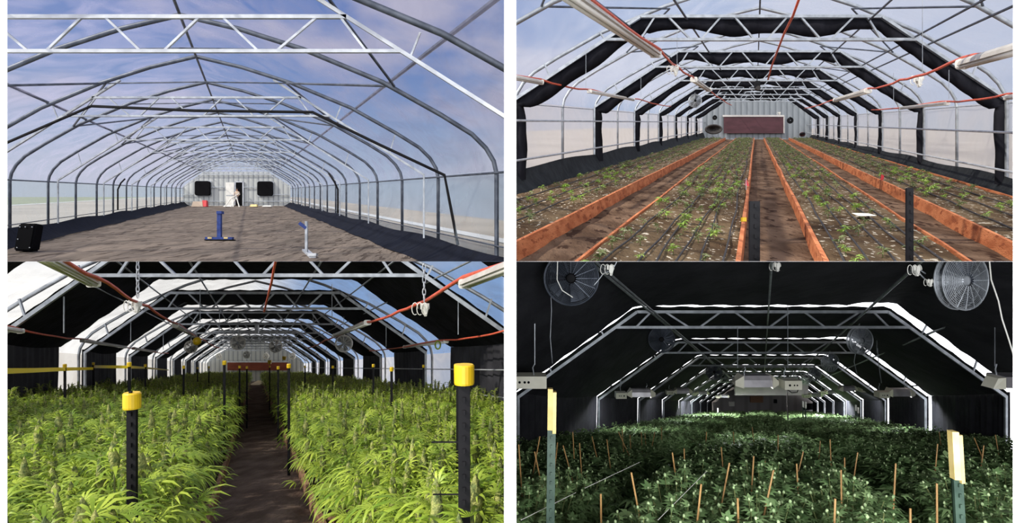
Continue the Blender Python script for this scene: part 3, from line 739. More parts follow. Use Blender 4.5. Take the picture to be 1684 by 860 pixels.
for x, z, lb in ((-5.02, .04, 'upper pipe rail along the left wall of the seedling house'), (-5.02, -.80, 'lower pipe rail along the left wall of the seedling house'), (5.05, -.20, 'upper pipe rail along the right wall of the seedling house'), (5.05, -.98, 'lower pipe rail along the right wall of the seedling house')):
    purlin(h, x, z, 3, h.end, M['bright_steel'], lb, .024, 'pipe rails along the walls of the seedling house')
purlin(h, h.xl+.03, .42, 3, h.end, M['steel'], 'thin rail at the left eave of the seedling house', .012)
purlin(h, h.xr-.03, .42, 3, h.end, M['steel'], 'thin rail at the right eave of the seedling house', .012)
bi = 0
for i in range(len(HY2)-1):
    ya, yb = HY2[i]+.15, HY2[i+1]+.15
    for side in (-1, 1):
        xs = lambda d: h.c+side*(h.w-d)
        a = (xs(1.75), 1.92); b_ = (xs(3.4), 2.5)
        p, q = ((a, b_) if i % 2 else (b_, a))
        o = MB().tube([h.P(p[0], ya, p[1]), h.P(q[0], yb, q[1])], .02, 5).build('wind_brace', M['dark_steel'])
        tag(o, '%s slanting wind brace on the %s roof slope of the seedling house' % (ORD[i], 'left' if side < 0 else 'right'), 'roof brace', 'roof braces of the seedling house')
# lights and cords
LG = 'batten lights of the seedling house'
def line(h, x, z, spans, nm, grp, wid):
    k = 0
    for a, b_ in spans:
        shop_light(h, x, z, a, b_, '%s grey batten light on the %s of the %s' % (ORD[k], nm, h.name), grp, wid); k += 1
line(h, -2.0, 1.35, [(5.6, 12.1), (19.5, 25.5)], 'high left light line', LG, .22)
line(h, 2.72, .75, [(5.5, 8.0), (14.8, 20.8)], 'high right light line', LG, .17)
line(h, -4.25, .78, [(8.8, 12.0), (15.5, 21.0)], 'low left light line', LG, .12)
line(h, 4.55, .44, [(7.0, 11.0), (14.5, 19.0)], 'low right light line', LG, .12)
cordline(h, [(-1.92, 6, 1.46), (-1.90, 12, 1.44), (-2.0, 15.5, 1.42), (-2.0, 19, 1.45), (-2.0, 26, 1.4), (-1.9, 33, 1.30), (-1.7, 42, 1.2)], 'red orange cord running along the high left lights of the seedling house', .026)
cordline(h, [(2.72, 5.5, .86), (2.72, 8, .86), (2.72, 11.5, .80), (2.72, 15, .84), (2.72, 22, .8), (2.72, 34, .8)], 'red orange cord running along the high right lights of the seedling house', .022)
cordline(h, [(-4.25, 5.5, .85), (-4.25, 12, .85), (-4.3, 16, .86), (-4.25, 22, .85), (-4.2, 30, .8)], 'red orange cord running along the low left lights of the seedling house', .022)
cordline(h, [(4.55, 5.5, .50), (4.55, 11, .51), (4.55, 15, .52), (4.55, 24, .5)], 'red orange cord running along the low right lights of the seedling house', .022)
pts = [h.ray(950, -20, 9.5), h.ray(925, 50, 10.5), h.ray(895, 110, 12), h.ray(868, 180, 14), h.ray(855, 215, 16), h.ray(842, 262, 17)]
tag(MB().tube(pts, .022, 5).build('power_cord', M['cord'], smooth=True), 'red cord dropping from the roof in the middle of the seedling house', 'cord')
plug_bundle(h.ray(538, 228, 14.3), .17, 'white plug bundle on the high left light line of the seedling house')
plug_bundle(h.ray(1338, 262, 11.6), .15, 'white plug bundle on the high right light line of the seedling house')
plug_bundle(h.ray(880, 372, 33), .12, 'small white plug bundle far back right of centre in the seedling house')
G = 'hanging wires of the seedling house'
hanger(h, *( (h.loc(543, 0, 14.3)[0], 14.3) ), h.loc(0, 215, 14.3)[1], 2.6, 'thin wire holding the left plug bundle of the seedling house', G)
hanger(h, *( (h.loc(1350, 0, 11.6)[0], 11.6) ), h.loc(0, 250, 11.6)[1], 2.6, 'thin wire holding the right plug bundle of the seedling house', G)
for k, (x2, ya_, yb_, Y) in enumerate(((243, 175, 290, 13), (424, 250, 320, 19), (1437, 230, 325, 13), (1255, 240, 330, 19))):
    a = h.loc(x2, ya_, Y); b_ = h.loc(x2, yb_, Y)
    hanger(h, a[0], Y, b_[1], a[1], 'thin wire holding the low %s light line of the seedling house at the %s truss' % ('left' if k < 2 else 'right', ['second', 'third'][k % 2]), G)
fan(h.ray(602, 332, 21), .22, 'round dark bladed fan hanging left in the seedling house', hub='black_steel', gr=.005, mat_g='steel')
# end wall things
yE = h.end-.25
def r2(m, x0, y0, x1, y1, Y, d=.05):
    a = h.ray(x0, y0, Y); b_ = h.ray(x1, y1, Y); return m.box((a.x, Y, b_.z), (b_.x, Y+d, a.z))
e = empty('roll_up_panel', h.ray(795, 437, yE), 'wide dull red roll-up panel across the far wall of the seedling house', 'roll-up panel')
r2(MB(), 697, 382, 893, 438, yE).build('sheet', M['red_panel'], e)
r2(MB(), 694, 378, 896, 384, yE-.05, .12).build('top_tube', M['duct'], e)
r2(MB(), 893, 382, 897, 438, yE-.03, .08).build('side_guide', M['duct'], e)
yy = 56
e = empty('hose_coil', h.ray(662, 430, yy), 'big black coil of hose left before the far wall of the seedling house', 'hose coil')
for k in range(7):
    c_ = h.ray(662, 426, yy); rr = .72-.10*k
    MB().tube([c_+Vector((rr*math.cos(q), .1*k-.1, .42*rr/.72*math.sin(q)*.9+.03*k)) for q in [2*math.pi*i/24 for i in range(24)]], .09, 6, closed=True).build('hose_turn', M['black_rubber'], e, True)
fan(h.ray(667, 387, 55), .19, 'small dark fan on a stand left of the red panel', mat_g='black_steel', gr=.01)
fan(h.ray(915, 396, 55), .26, 'dark round fan right of the red panel', mat_g='black_steel', gr=.012)
e = empty('engine_pump', h.ray(955, 442, 54), 'small dark red motor on the soil at the far right corner of the seedling house', 'pump')
MB().ball(h.ray(955, 442, 54), .26, 10, 6, (1, 1, .8)).build('motor_body', M['red_panel'], e, True)
MB().tube([h.ray(948, 441, 53.7), h.ray(962, 438, 53.7)], .09, 8).build('motor_shaft', M['black_steel'], e, True)
c_ = h.ray(806, 285, 26); e = empty('air_heater', c_, 'small black camera-like unit hanging under the middle trusses of the seedling house', 'hanging unit')
m = MB(); m.box(c_+Vector((-.10, -.1, -.05)), c_+Vector((.10, .1, .22))); m.build('case', M['black_steel'], e)
MB().tube([c_+Vector((0, -.16, -.10)), c_+Vector((0, .05, -.06))], .09, 12).build('lens_barrel', M['black_rubber'], e)
MB().tube([c_+Vector((0, 0, .2)), c_+Vector((0, 0, .5))], .02, 6).build('stem', M['black_steel'], e)
# drip lines
for k, (bed, x, dev) in enumerate(((0, -4.45, .03), (0, -3.95, .03), (0, -3.5, .03), (1, -1.55, .05), (1, -1.18, .04), (1, -1.08, .04), (1, -.80, .04), (1, -.58, .05), (1, -.36, .03), (2, .95, .03), (2, 1.2, .03), (2, 1.45, .03), (2, 1.7, .03), (2, 1.95, .03), (3, 3.5, .04), (3, 3.95, .03), (3, 4.4, .03))):
    ph = R.uniform(0, 6); pts = []
    for y in steps(5.4, 50, .7): pts.append(h.P(x+dev*math.sin(y*.55+ph)+.4*dev*math.sin(y*1.7+ph), y, ZB+.035+.008*math.sin(y*3)))
    nm = BEDS[bed][2]; idx = sum(1 for q in range(k) if [0,0,0,1,1,1,1,1,1,2,2,2,2,2,3,3,3][q] == bed)
    tag(MB().tube(pts, .0125, 5).build('drip_line', M['black_rubber'], smooth=True), '%s thin black drip line from the left in the %s bed' % (['first', 'second', 'third', 'fourth', 'fifth', 'sixth'][idx], nm), 'drip line', 'black drip lines on the beds')
# stakes, flags, scrap
def stakeY(wpx, w=.05): return w*F/wpx
x, z = h.loc(797, 662, 3.3); tpost(h, x, 3.3, z, ZP, 'black notched steel stake at the front edge of the middle path', 'front stakes of the seedling house', w=.055)
x, z = h.loc(1308, 618, 3.7); tpost(h, x, 3.7, z, ZB, 'plain black steel stake at the front of the right centre bed', 'front stakes of the seedling house', w=.04)
Y = 8.2; p = h.ray(770, 585, Y); e = empty('marker_flag', p+Vector((0, 0, -.12)), 'small bright pink flag on the board left of the middle path', 'flag')
m = MB(); m.add([p, p+Vector((.045, 0, -.11)), p+Vector((-.012, .01, -.10)), p+Vector((0, .008, 0)), p+Vector((.045, .008, -.11)), p+Vector((-.012, .018, -.10))], [(0, 1, 2), (3, 5, 4), (0, 3, 4, 1), (1, 4, 5, 2), (2, 5, 3, 0)]); m.build('flag_cloth', M['red'], e)
MB().tube([p+Vector((0, 0, -.16)), p], .004, 5).build('wire', M['steel'], e)
p = h.P(3.11, 15.0, ZB+.06); tag(MB().hexa([p+Vector(q) for q in [(-.04,0,0),(.03,0,0),(.03,.01,0),(-.04,.01,0),(-.02,0,.14),(.05,0,.10),(.05,.01,.10),(-.02,.01,.14)]]).build('marker_tag', M['red']), 'tiny pink tag on the broad board of the far right bed', 'tag')
p = h.ray(762, 722, 5.9); tag(MB().box(p+Vector((-.02, -.02, -.02)), p+Vector((.02, .02, .02))).build('yellow_clip', M['yellow']), 'yellow clip on the board beside the notched stake', 'clip')
p = h.P(1.64, 9.33, ZB+.03); m = MB(); m.hexa([p+Vector(q) for q in [(-.15,-.14,.0),(.10,-.18,.0),(.15,.12,.055),(-.09,.15,.065),(-.15,-.14,.006),(.10,-.18,.006),(.15,.12,.062),(-.09,.15,.072)]]); tag(m.build('paper_scrap', M['paper']), 'crumpled white paper scrap on the right centre bed', 'paper')
# seedlings
def leaf(m, o, d, up, L, nl=7, wid=.16, droop=.35, spread=78, simple=False):
    """palmate leaf: nl narrow leaflets fanned around direction d"""
    d = Vector(d).normalized(); side = d.cross(up)
    if side.length < 1e-4: side = Vector((1, 0, 0))
    side.normalize(); nrm = side.cross(d).normalized(); o = Vector(o)
    for k in range(nl):
        f = (k/(nl-1)-.5)*2 if nl > 1 else 0
        a = math.radians(f*spread); l = L*(1-.48*abs(f)**1.3)
        dd = d*math.cos(a)+side*math.sin(a); ss = dd.cross(nrm).normalized()*l*wid*.5
        p1 = o+dd*l*.45+nrm*l*.03; p2 = o+dd*l*.97-nrm*l*droop*.6-Vector((0, 0, l*droop*.35)); b = len(m.v)
        if simple:
            m.v += [o, p1-ss, p2, p1+ss]; m.f.append((b, b+1, b+2, b+3))
        else:
            p3 = o+dd*l*.76-nrm*l*droop*.22-Vector((0, 0, l*droop*.12))
            m.v += [o, p1-ss, p1+ss, p3-ss*.72, p3+ss*.72, p2]
            m.f += [(b, b+1, b+2), (b+1, b+3, b+4, b+2), (b+3, b+5, b+4)]
def joined(name, parts, loc=(0, 0, 0), smooth=True):
    """one mesh from several builders, one material each; vertices are local"""
    me = bpy.data.meshes.new(name); vs = []; fs = []; mi = []
    for i, (m, mat) in enumerate(parts):
        n = len(vs); vs += [tuple(v) for v in m.v]; fs += [tuple(q+n for q in f) for f in m.f]; mi += [i]*len(m.f); me.materials.append(mat)
    me.from_pydata(vs, [], fs); me.update(); me.polygons.foreach_set('material_index', mi)
    me.polygons.foreach_set('use_smooth', [smooth]*len(me.polygons))
    return me
def place(name, me, loc, rz=0, s=1, lean=(0, 0)):
    o = bpy.data.objects.new(name, me); COL.objects.link(o); o.location = loc; o.rotation_euler = (lean[0], lean[1], rz); o.scale = (s, s, s)
    HOUSE.objs.append(o); return o
def seedling(rs, big=False):
    m = MB(); n = rs.choice([5, 6, 7])
    for k in range(n):
        a = 2*math.pi*k/n+rs.uniform(-.3, .3); el = rs.uniform(.15, .7)
        d = Vector((math.cos(a)*math.cos(el), math.sin(a)*math.cos(el), math.sin(el)))
        leaf(m, d*.01+Vector((0, 0, .03+.012*k)), d, Vector((0, 0, 1)), rs.uniform(.06, .105), 5, .26, .4)
    return m
def seedstem():
    return MB().tube([(0, 0, -.02), (0.003, 0, .05), (0, .003, .11)], [.005, .004, .002], 5)
SD = [joined('seedling', [(seedling(R), M['seed']), (seedstem(), M['stem'])]) for _ in range(4)]
SDF = [joined('seedling', [(seedling(R), M['seed_far']), (seedstem(), M['stem'])]) for _ in range(3)]
spots = []
for bi_, (a, b_, nm) in enumerate(BEDS):
    nrow = {0: 4, 1: 5, 2: 4, 3: 4}[bi_]
    for y in steps(5.9, 56, .42):
        for q in range(nrow):
            x = a+.18+(b_-a-.36)*(q+.5)/nrow+R.uniform(-.13, .13); yy = y+R.uniform(-.16, .16)
            if R.random() < (.55 if y < 11 else .3): continue
            px = (x/yy*F)+h.vx
            if px < 840 or px > 1675: continue
            spots.append((yy, x, nm))
spots.sort()
for yy, x, nm in spots[:290]:
    mesh = R.choice(SD if R.random() < .45 else SDF)
    o = place('seedling', mesh, h.P(x, yy, ZB+.01), R.uniform(0, 6.3), R.uniform(.8, 1.5))
    tag(o, 'small green seedling growing in the front half of the %s bed' % nm, 'seedling', 'seedlings in the %s bed' % nm)
m = MB(); rs = random.Random(3)
tmpl = [seedling(rs) for _ in range(3)]
for yy, x, nm in spots[290:]:
    t_ = rs.choice(tmpl); a = rs.uniform(0, 6.3); s = rs.uniform(.8, 1.5); c_, s_n = math.cos(a)*s, math.sin(a)*s; o = h.P(x, yy, ZB+.01); b = len(m.v)
    m.v += [o+Vector((v.x*c_-v.y*s_n, v.x*s_n+v.y*c_, v.z*s)) for v in t_.v]; m.f += [tuple(i+b for i in f) for f in t_.f]
tag(m.build('distant_seedlings', M['seed_far']), 'countless small seedlings toward the far end of the four beds', 'seedlings', kind='stuff')

# ================================================================== plants
def bud(m, o, ax, L, r, rs, n=8, rings=7):
    ax = Vector(ax).normalized(); u = ax.orthogonal().normalized(); w = ax.cross(u); base = len(m.v); o = Vector(o)
    for i in range(rings+1):
        t_ = i/rings; rr = r*(math.sin(math.pi*min(1, t_*.85+.12))**.7)*(1-.35*t_)*(1 if i < rings else .15)
        for k in range(n):
            a = 2*math.pi*(k+.5*(i % 2))/n; j = 1+rs.uniform(-.22, .3)
            m.v.append(o+ax*(L*t_+rs.uniform(-.01, .01)*L)+(u*math.cos(a)+w*math.sin(a))*rr*j)
    for i in range(rings):
        for k in range(n): m.f.append((base+i*n+k, base+i*n+(k+1) % n, base+(i+1)*n+(k+1) % n, base+(i+1)*n+k))
    m.f.append(tuple(base+rings*n+k for k in range(n)))
def flower_plant(rs, H=1.15, Rad=.46, ncola=9, detail=2):
    """returns stem, leaf meshes and a list of flower heads"""
    st, lf = MB(), MB(); buds = []
    if detail: st.tube([(0, 0, -.02), (.01, 0, H*.3), (0, .01, H*.7)], [.018, .014, .008], 6)
    for k in range(ncola):
        a = k*2.4+rs.uniform(-.3, .3); q = 0 if k == 0 else math.sqrt(k/ncola)
        rr = Rad*q*.92; top = H*(1-.20*q+rs.uniform(-.07, .05)); x, y = rr*math.cos(a), rr*math.sin(a)
        L = rs.uniform(.20, .30)*(1.1 if k == 0 else .95); r = rs.uniform(.028, .040)
        ax = Vector((x*.12, y*.12, 1)).normalized(); base = Vector((x, y, top-L))
        if detail: st.tube([(0, 0, H*.25+.1*q), (x*.7, y*.7, H*.45), tuple(base), tuple(base+ax*L*.5)], [.009, .007, .005, .003], 5)
        bm_ = MB(); bud(bm_, base, ax, L, r, rs, 8 if detail > 1 else 5, 9 if detail > 1 else 4); buds.append(bm_)
        nl = {2: 13, 1: 8, 0: 5}[detail]
        for j in range(nl):       # small leaves poking from the head, longer ones below
            f = j/nl; b_ = rs.uniform(0, 6.3); el = .25+.75*f+rs.uniform(-.2, .2); z = top-L*1.15+L*1.05*f
            d = Vector((math.cos(b_)*math.cos(el), math.sin(b_)*math.cos(el), math.sin(el)))
            o = Vector((x, y, z))+d*r*.5
            leaf(lf, o, d, Vector((0, 0, 1)), rs.uniform(.10, .17)*(1.25-.55*f), 5 if detail > 1 else 3, .15 if detail > 1 else .24, .5, 60, simple=detail < 2)
    nb = {2: 74, 1: 34, 0: 16}[detail]
    for j in range(nb):
        b_ = rs.uniform(0, 6.3); z = H*(.25+.58*(j/nb)**.8); rr = Rad*rs.uniform(.35, 1.0)*(1 if z < H*.75 else .85)
        el = rs.uniform(-.15, .75); d = Vector((math.cos(b_)*math.cos(el), math.sin(b_)*math.cos(el), math.sin(el)))
        leaf(lf, (rr*math.cos(b_), rr*math.sin(b_), z), d, Vector((0, 0, 1)), rs.uniform(.14, .24) if detail else rs.uniform(.2, .3), 7 if detail > 1 else 5 if detail else 3, .13 if detail > 1 else .2 if detail else .34, .55, 74, simple=detail < 2)
    return st, lf, buds
def leafy_plant(rs, H=1.1, Rad=.39, ntip=30, detail=2):
    st, lf, bd = MB(), MB(), MB()
    if detail: st.tube([(0, 0, -.02), (.01, 0, H*.3), (0, .01, H*.8)], [.016, .012, .006], 6)
    for k in range(ntip):
        a = k*2.4+rs.uniform(-.3, .3); q = math.sqrt(k/ntip); rr = Rad*q; top = H*(1-.16*q*q+rs.uniform(-.09, .03)); x, y = rr*math.cos(a), rr*math.sin(a)
        if detail > 1: st.tube([(x*.4, y*.4, H*.5), (x, y, top)], [.006, .003], 4)
        bd.ball((x, y, top), rs.uniform(.008, .0125), 6 if detail > 1 else 4, 4 if detail > 1 else 3, (1, 1, 1.2), .2)
        for j in range(7 if detail > 1 else 4):
            b_ = rs.uniform(0, 6.3); el = rs.uniform(-.1, .9); z = top-.012-.03*j*(1 if detail > 1 else 1.6)
            d = Vector((math.cos(b_)*math.cos(el), math.sin(b_)*math.cos(el), math.sin(el)))
            leaf(lf, (x, y, z), d, Vector((0, 0, 1)), rs.uniform(.055, .105)*(1 if detail > 1 else 1.3), 5 if detail > 1 else 3, .30 if detail > 1 else .42, .35, 66, simple=True)
    for j in range({2: 110, 1: 40, 0: 16}[detail]):
        b_ = rs.uniform(0, 6.3); z = H*rs.uniform(.22, .9); rr = Rad*rs.uniform(.6, 1.08)
        el = rs.uniform(-.3, .6); d = Vector((math.cos(b_)*math.cos(el), math.sin(b_)*math.cos(el), math.sin(el)))
        leaf(lf, (rr*math.cos(b_), rr*math.sin(b_), z), d, Vector((0, 0, 1)), rs.uniform(.09, .15)*(1 if detail > 1 else 1.5), 5 if detail else 3, .28 if detail > 1 else .4, .4, 70, simple=True)
    return st, lf, bd
def merge(ms):
    m = MB()
    for q in ms: m.add(q.v, q.f)
    return m
def strew(m, t_, o, a, s):
    c_, sn = math.cos(a)*s, math.sin(a)*s; b = len(m.v)
    m.v += [o+Vector((v.x*c_-v.y*sn, v.x*sn+v.y*c_, v.z*s)) for v in t_.v]; m.f += [tuple(i+b for i in f) for f in t_.f]

def curtain_bay(h, y0, y1, ztop, half, zbot, i, mat, gapfn=None, xin=.22, foldy=.0):
    """drawn black curtain over one bay: a roof sheet on the trusses and two side sheets"""
    c = h.c; xl, xr = h.xl+xin, h.xr-xin; zl = .38+h.dz
    path = [(xl, zl), (c-half, ztop), (c+half, ztop), (xr, zl)]
    lens = [math.hypot(b_[0]-a[0], b_[1]-a[1]) for a, b_ in zip(path, path[1:])]; T = sum(lens)
    def along(v):
        d = v*T
        for (a, b_), L in zip(zip(path, path[1:]), lens):
            if d <= L+1e-9: f = d/L; return a[0]+(b_[0]-a[0])*f, a[1]+(b_[1]-a[1])*f
            d -= L
        return path[-1]
    g = gapfn or (lambda v: .0)
    def fn(u, v):
        x, z = along(v); ye = y1-g(v)+(.05*math.sin(v*31+i)+.03*math.sin(v*77+i*3))*(.3 if gapfn else 1)
        y = y0+(ye-y0)*u
        sag = .07*math.sin(math.pi*u)*(.6+.4*math.sin(v*9+i))+.012*math.sin(v*120+u*4)
        return h.P(x+(.0 if abs(x-c) < half else (-.02 if x < c else .02)), y, z+.05-sag+(.04 if mat != 'x' else 0))
    m = MB(); m.grid(fn, 12, 72)
    tag(m.build('roof_curtain', M[mat], smooth=True), '%s black roof curtain drawn over its bay in the %s' % (ORD[i], h.name), 'curtain', 'black roof curtains of the '+h.name)
    for side, x in ((-1, xl-.05), (1, xr+.05)):
        gg = g(0 if side < 0 else 1)
        def fw(u, v):
            y = y0+(y1-gg-y0)*u
            return h.P(x+(.035*math.sin(y*17+i)+.03*math.sin(y*6.1+v*2))*(.4+.6*v), y+.04*math.sin(v*5+i)*(1 if u > .5 else 0), zl+.10+(zbot-zl-.1)*v)
        m = MB(); m.grid(fw, 64, 5)
        tag(m.build('side_curtain', M['blackout'], smooth=True), '%s black curtain hanging on the %s side of the %s' % (ORD[i], 'left' if side < 0 else 'right', h.name), 'curtain', 'black side curtains of the '+h.name)

# ================================================================== lower left: sunlit flowering plants
HOUSE = h = H3
ZF = -1.62
ground(h, M['soil3'], -6.2, 6.3, 2.1, h.end, ZF, 'floor', 'trodden dirt path and floor of the sunlit house', amp=.02, ny=160, nx=90, sc=2)
end_wall(h, M['corr1'], ZF)
skin(h, M['film3'], M['wall3'], 2.4, ZF, ZF, split=.30)
HY3 = [3.3*k+1.9 for k in range(0, 20)]
for i, y in enumerate(HY3): hoop(h, y, i, M['steel'], ZF, r=.04)
TY3 = [11.6+6.6*k for k in range(-1, 9)]
TY3 = [y for y in TY3 if y < h.end-1]
for i, y in enumerate(TY3):
    truss(h, y, i, M['steel'], ZF, 2.22, 1.75, 2.55, b=.075)
    if i < len(TY3)-2: curtain_bay(h, y+.05, min(y+4.45, h.end), 2.22, 2.55, -1.5, i, 'black_fabric')
for x, z, lb in ((-2.7, 2.06, 'at the left truss shoulder'), (2.7, 2.06, 'at the right truss shoulder'), (-3.4, 1.7, 'on the left slope'), (3.45, 1.7, 'on the right slope'), (-1.35, 2.16, 'left of the middle'), (1.35, 2.16, 'right of the middle')):
    purlin(h, x, z, 2.4, h.end, M['steel'], 'tube purlin of the sunlit house, '+lb, .02)
for x, z, lb in ((5.0, -.06, 'upper'), (5.0, -.62, 'lower')):
    purlin(h, x, z, 3, h.end, M['bright_steel'], lb+' thin pipe rail along the right wall of the sunlit house', .014, 'rails on the right wall of the sunlit house')
LG = 'batten lights of the sunlit house'
line(h, -2.05, 1.05, [(4.2, 7.7), (15.6, 20.5)], 'high left light line', LG, .16)
line(h, 2.62, 1.02, [(3.4, 7.6), (14.2, 20.0)], 'high right light line', LG, .16)
line(h, -4.4, .66, [(7.5, 11.4), (15.5, 20.5), (22, 27)], 'low left light line', LG, .12)
line(h, 4.55, .60, [(7.0, 10.5), (14.5, 18.5)], 'low right light line', LG, .12)
cordline(h, [(-2.0, 5, 1.16), (-1.95, 8, 1.12), (-1.95, 11, 1.10), (-2.0, 16, 1.12), (-2.0, 24, 1.05), (-1.9, 32, 1.0)], 'orange red cord along the high left lights of the sunlit house', .024)
cordline(h, [(2.66, 4, 1.13), (2.6, 7.6, 1.13), (2.6, 11, 1.0), (2.62, 15, 1.1), (2.62, 23, 1.0), (2.6, 30, .95)], 'bright orange cord along the high right lights of the sunlit house', .028)
cordline(h, [(-4.4, 6, .72), (-4.4, 11, .72), (-4.45, 16, .73), (-4.4, 24, .7), (-4.3, 30, .68)], 'orange red cord along the low left lights of the sunlit house', .02)
cordline(h, [(4.55, 6, .66), (4.55, 11, .66), (4.5, 15, .66), (4.5, 24, .64)], 'orange red cord along the low right lights of the sunlit house', .02)
pts = [h.ray(910, -15, 9), h.ray(900, 30, 9.5), h.ray(893, 70, 10), h.ray(880, 120, 12), h.ray(869, 165, 13)]
tag(MB().tube(pts, .02, 5).build('power_cord', M['cord'], smooth=True), 'red cord dropping from the roof in the middle of the sunlit house', 'cord')
plug_bundle(h.ray(452, 140, 10), .15, 'white plug bundle on the left chain of the sunlit house')
plug_bundle(h.ray(1400, 148, 9), .15, 'white plug bundle on the right chain of the sunlit house')
for nm, x2, Y, yt, yb in (('left', 453, 10, -20, 118), ('right', 1395, 9, 5, 130)):
    a = h.loc(x2, yt, Y); b_ = h.loc(x2, yb, Y)
    hanger(h, a[0], Y, b_[1], a[1], '%s white chain holding a plug bundle in the sunlit house' % nm, 'chains of the sunlit house', chain=True)
for k, (x2, yt, yb, Y) in enumerate(((210, 115, 235, 12), (430, 195, 262, 18.5), (1507, 115, 240, 12), (1270, 200, 280, 18.5), (537, 235, 290, 25), (1092, 75, 210, 18), (658, 90, 200, 18), (722, 165, 232, 25), (1030, 165, 235, 25))):
    a = h.loc(x2, yt, Y); b_ = h.loc(x2, yb, Y)
    hanger(h, a[0], Y, b_[1], a[1], 'thin pale wire hanging in the sunlit house, number %s from the left' % ['one', 'four', 'nine', 'eight', 'three', 'seven', 'two', 'five', 'six'][k] if 0 else ['thin pale wire down to the low left lights at the first black bay', 'thin pale wire down to the low left lights at the second black bay', 'thin pale wire down to the low right lights at the first black bay', 'thin pale wire down to the low right lights at the second black bay', 'thin pale wire far back above the low left lights', 'thin pale wire above the big right fan of the sunlit house', 'thin pale wire above the yellow trap', 'thin pale wire behind the middle left fan', 'thin pale wire behind the middle right fan'][k], 'hanging wires of the sunlit house', r=.012)
for k, (x2, y2, r2_, lb) in enumerate(((783, 267, 23, 'large pale fan hanging left of the middle of the sunlit house'), (907, 279, 20, 'pale fan hanging right of the middle of the sunlit house'), (1131, 270, 27, 'large dark bladed fan under the high right lights'), (628, 281, 20, 'dark fan behind the round yellow trap'),
                                       (812, 307, 11, 'small fan far back, left of centre, above the rust red panel'), (875, 311, 9.5, 'small fan far back, right of centre, above the rust red panel'), (720, 312, 9.5, 'small fan far back at the left of the end wall'), (962, 311, 10, 'small fan far back right of the rust red panel'))):
    Y = .30*2000/r2_; fan(h.ray(x2, y2, Y), .30, lb, 'hanging fans of the sunlit house', mat_g='white_plastic', mat_b='dark_steel', gr=.008 if r2_ > 15 else .012, rings=5, spokes=12)
    if r2_ > 15:
        a = h.loc(x2, y2-r2_*1.1, Y); hanger(h, a[0], Y, a[1], a[1]+.9, 'thin rod holding the %s' % lb, 'fan rods of the sunlit house', r=.01)
c_ = h.ray(648, 262, 15.5); e = empty('insect_trap', c_, 'round yellow trap hanging from the high left light line', 'insect trap')
MB().ball(c_, .105, 14, 8, (1, 1, 1), .05).build('globe', M['yellow'], e, True)
MB().tube([c_+Vector((0, 0, .1)), c_+Vector((0, 0, .22))], .01, 5).build('hook', M['steel'], e)
for x2, y2, lb in ((935, 318, 'yellow trap far back before the end wall'), (887, 331, 'smaller yellow trap far back near the rust red panel')):
    c_ = h.ray(x2, y2, 30); tag(MB().hexa([c_+Vector(q) for q in [(-.07,-.04,-.09),(.07,-.04,-.09),(.07,.04,-.09),(-.07,.04,-.09),(-.09,-.05,.09),(.09,-.05,.09),(.09,.05,.09),(-.09,.05,.09)]]).build('insect_trap', M['yellow']), lb, 'insect trap')
c_ = h.ray(1440, 275, 14); m = MB(); m.tube([c_+Vector((.06*math.sin(q)*(1 if q > 0 else 1), 0, .09*math.cos(q))) for q in [2*math.pi*i/16 for i in range(16)]], .018, 6, closed=True)
tag(m.build('green_loop', M['leaf3'], smooth=True), 'small green loop hanging on the right clear bay of the sunlit house', 'loop')
yE = h.end-.25
e = empty('roll_up_panel', h.ray(850, 356, yE), 'wide rust red panel across the far wall of the sunlit house', 'roll-up panel')
r2(MB(), 748, 331, 945, 358, yE).build('sheet', M['rust_panel'], e)
r2(MB(), 745, 328, 948, 332, yE-.05, .12).build('top_tube', M['bright_steel'], e)
c_ = h.P(.3, 55, ZF+.02); m = MB(); m.box(c_+Vector((-.5, -1, 0)), c_+Vector((.5, 1, .18))); tag(m.build('door_step', M['pale_wood']), 'pale step at the far end of the dirt path', 'step')
c_ = h.ray(845, 222, 25); tag(MB().box(c_+Vector((-.07, -.05, -.17)), c_+Vector((.07, .05, .17))).build('sensor_box', M['bright_steel']), 'small white box hanging in the middle of the sunlit house', 'box')
# path boards
board(h, .655, ZF+.17, ZF-.02, 2.4, 56, .05, 'weathered board along the right edge of the dirt path', 'old_wood')
board(h, -.47, ZF+.15, ZF-.02, 2.4, 56, .05, 'weathered board along the left edge of the dirt path', 'old_wood')
for k, (y, dx) in enumerate(((4.05, .06), (6.0, .055))):
    p = h.P(.70+dx, y, ZF); tag(MB().box(p+Vector((-.03, -.09, 0)), p+Vector((.05, .09, .15))).build('board_cleat', M['old_wood']), '%s wooden cleat bracing the right path board' % ORD[k], 'cleat')
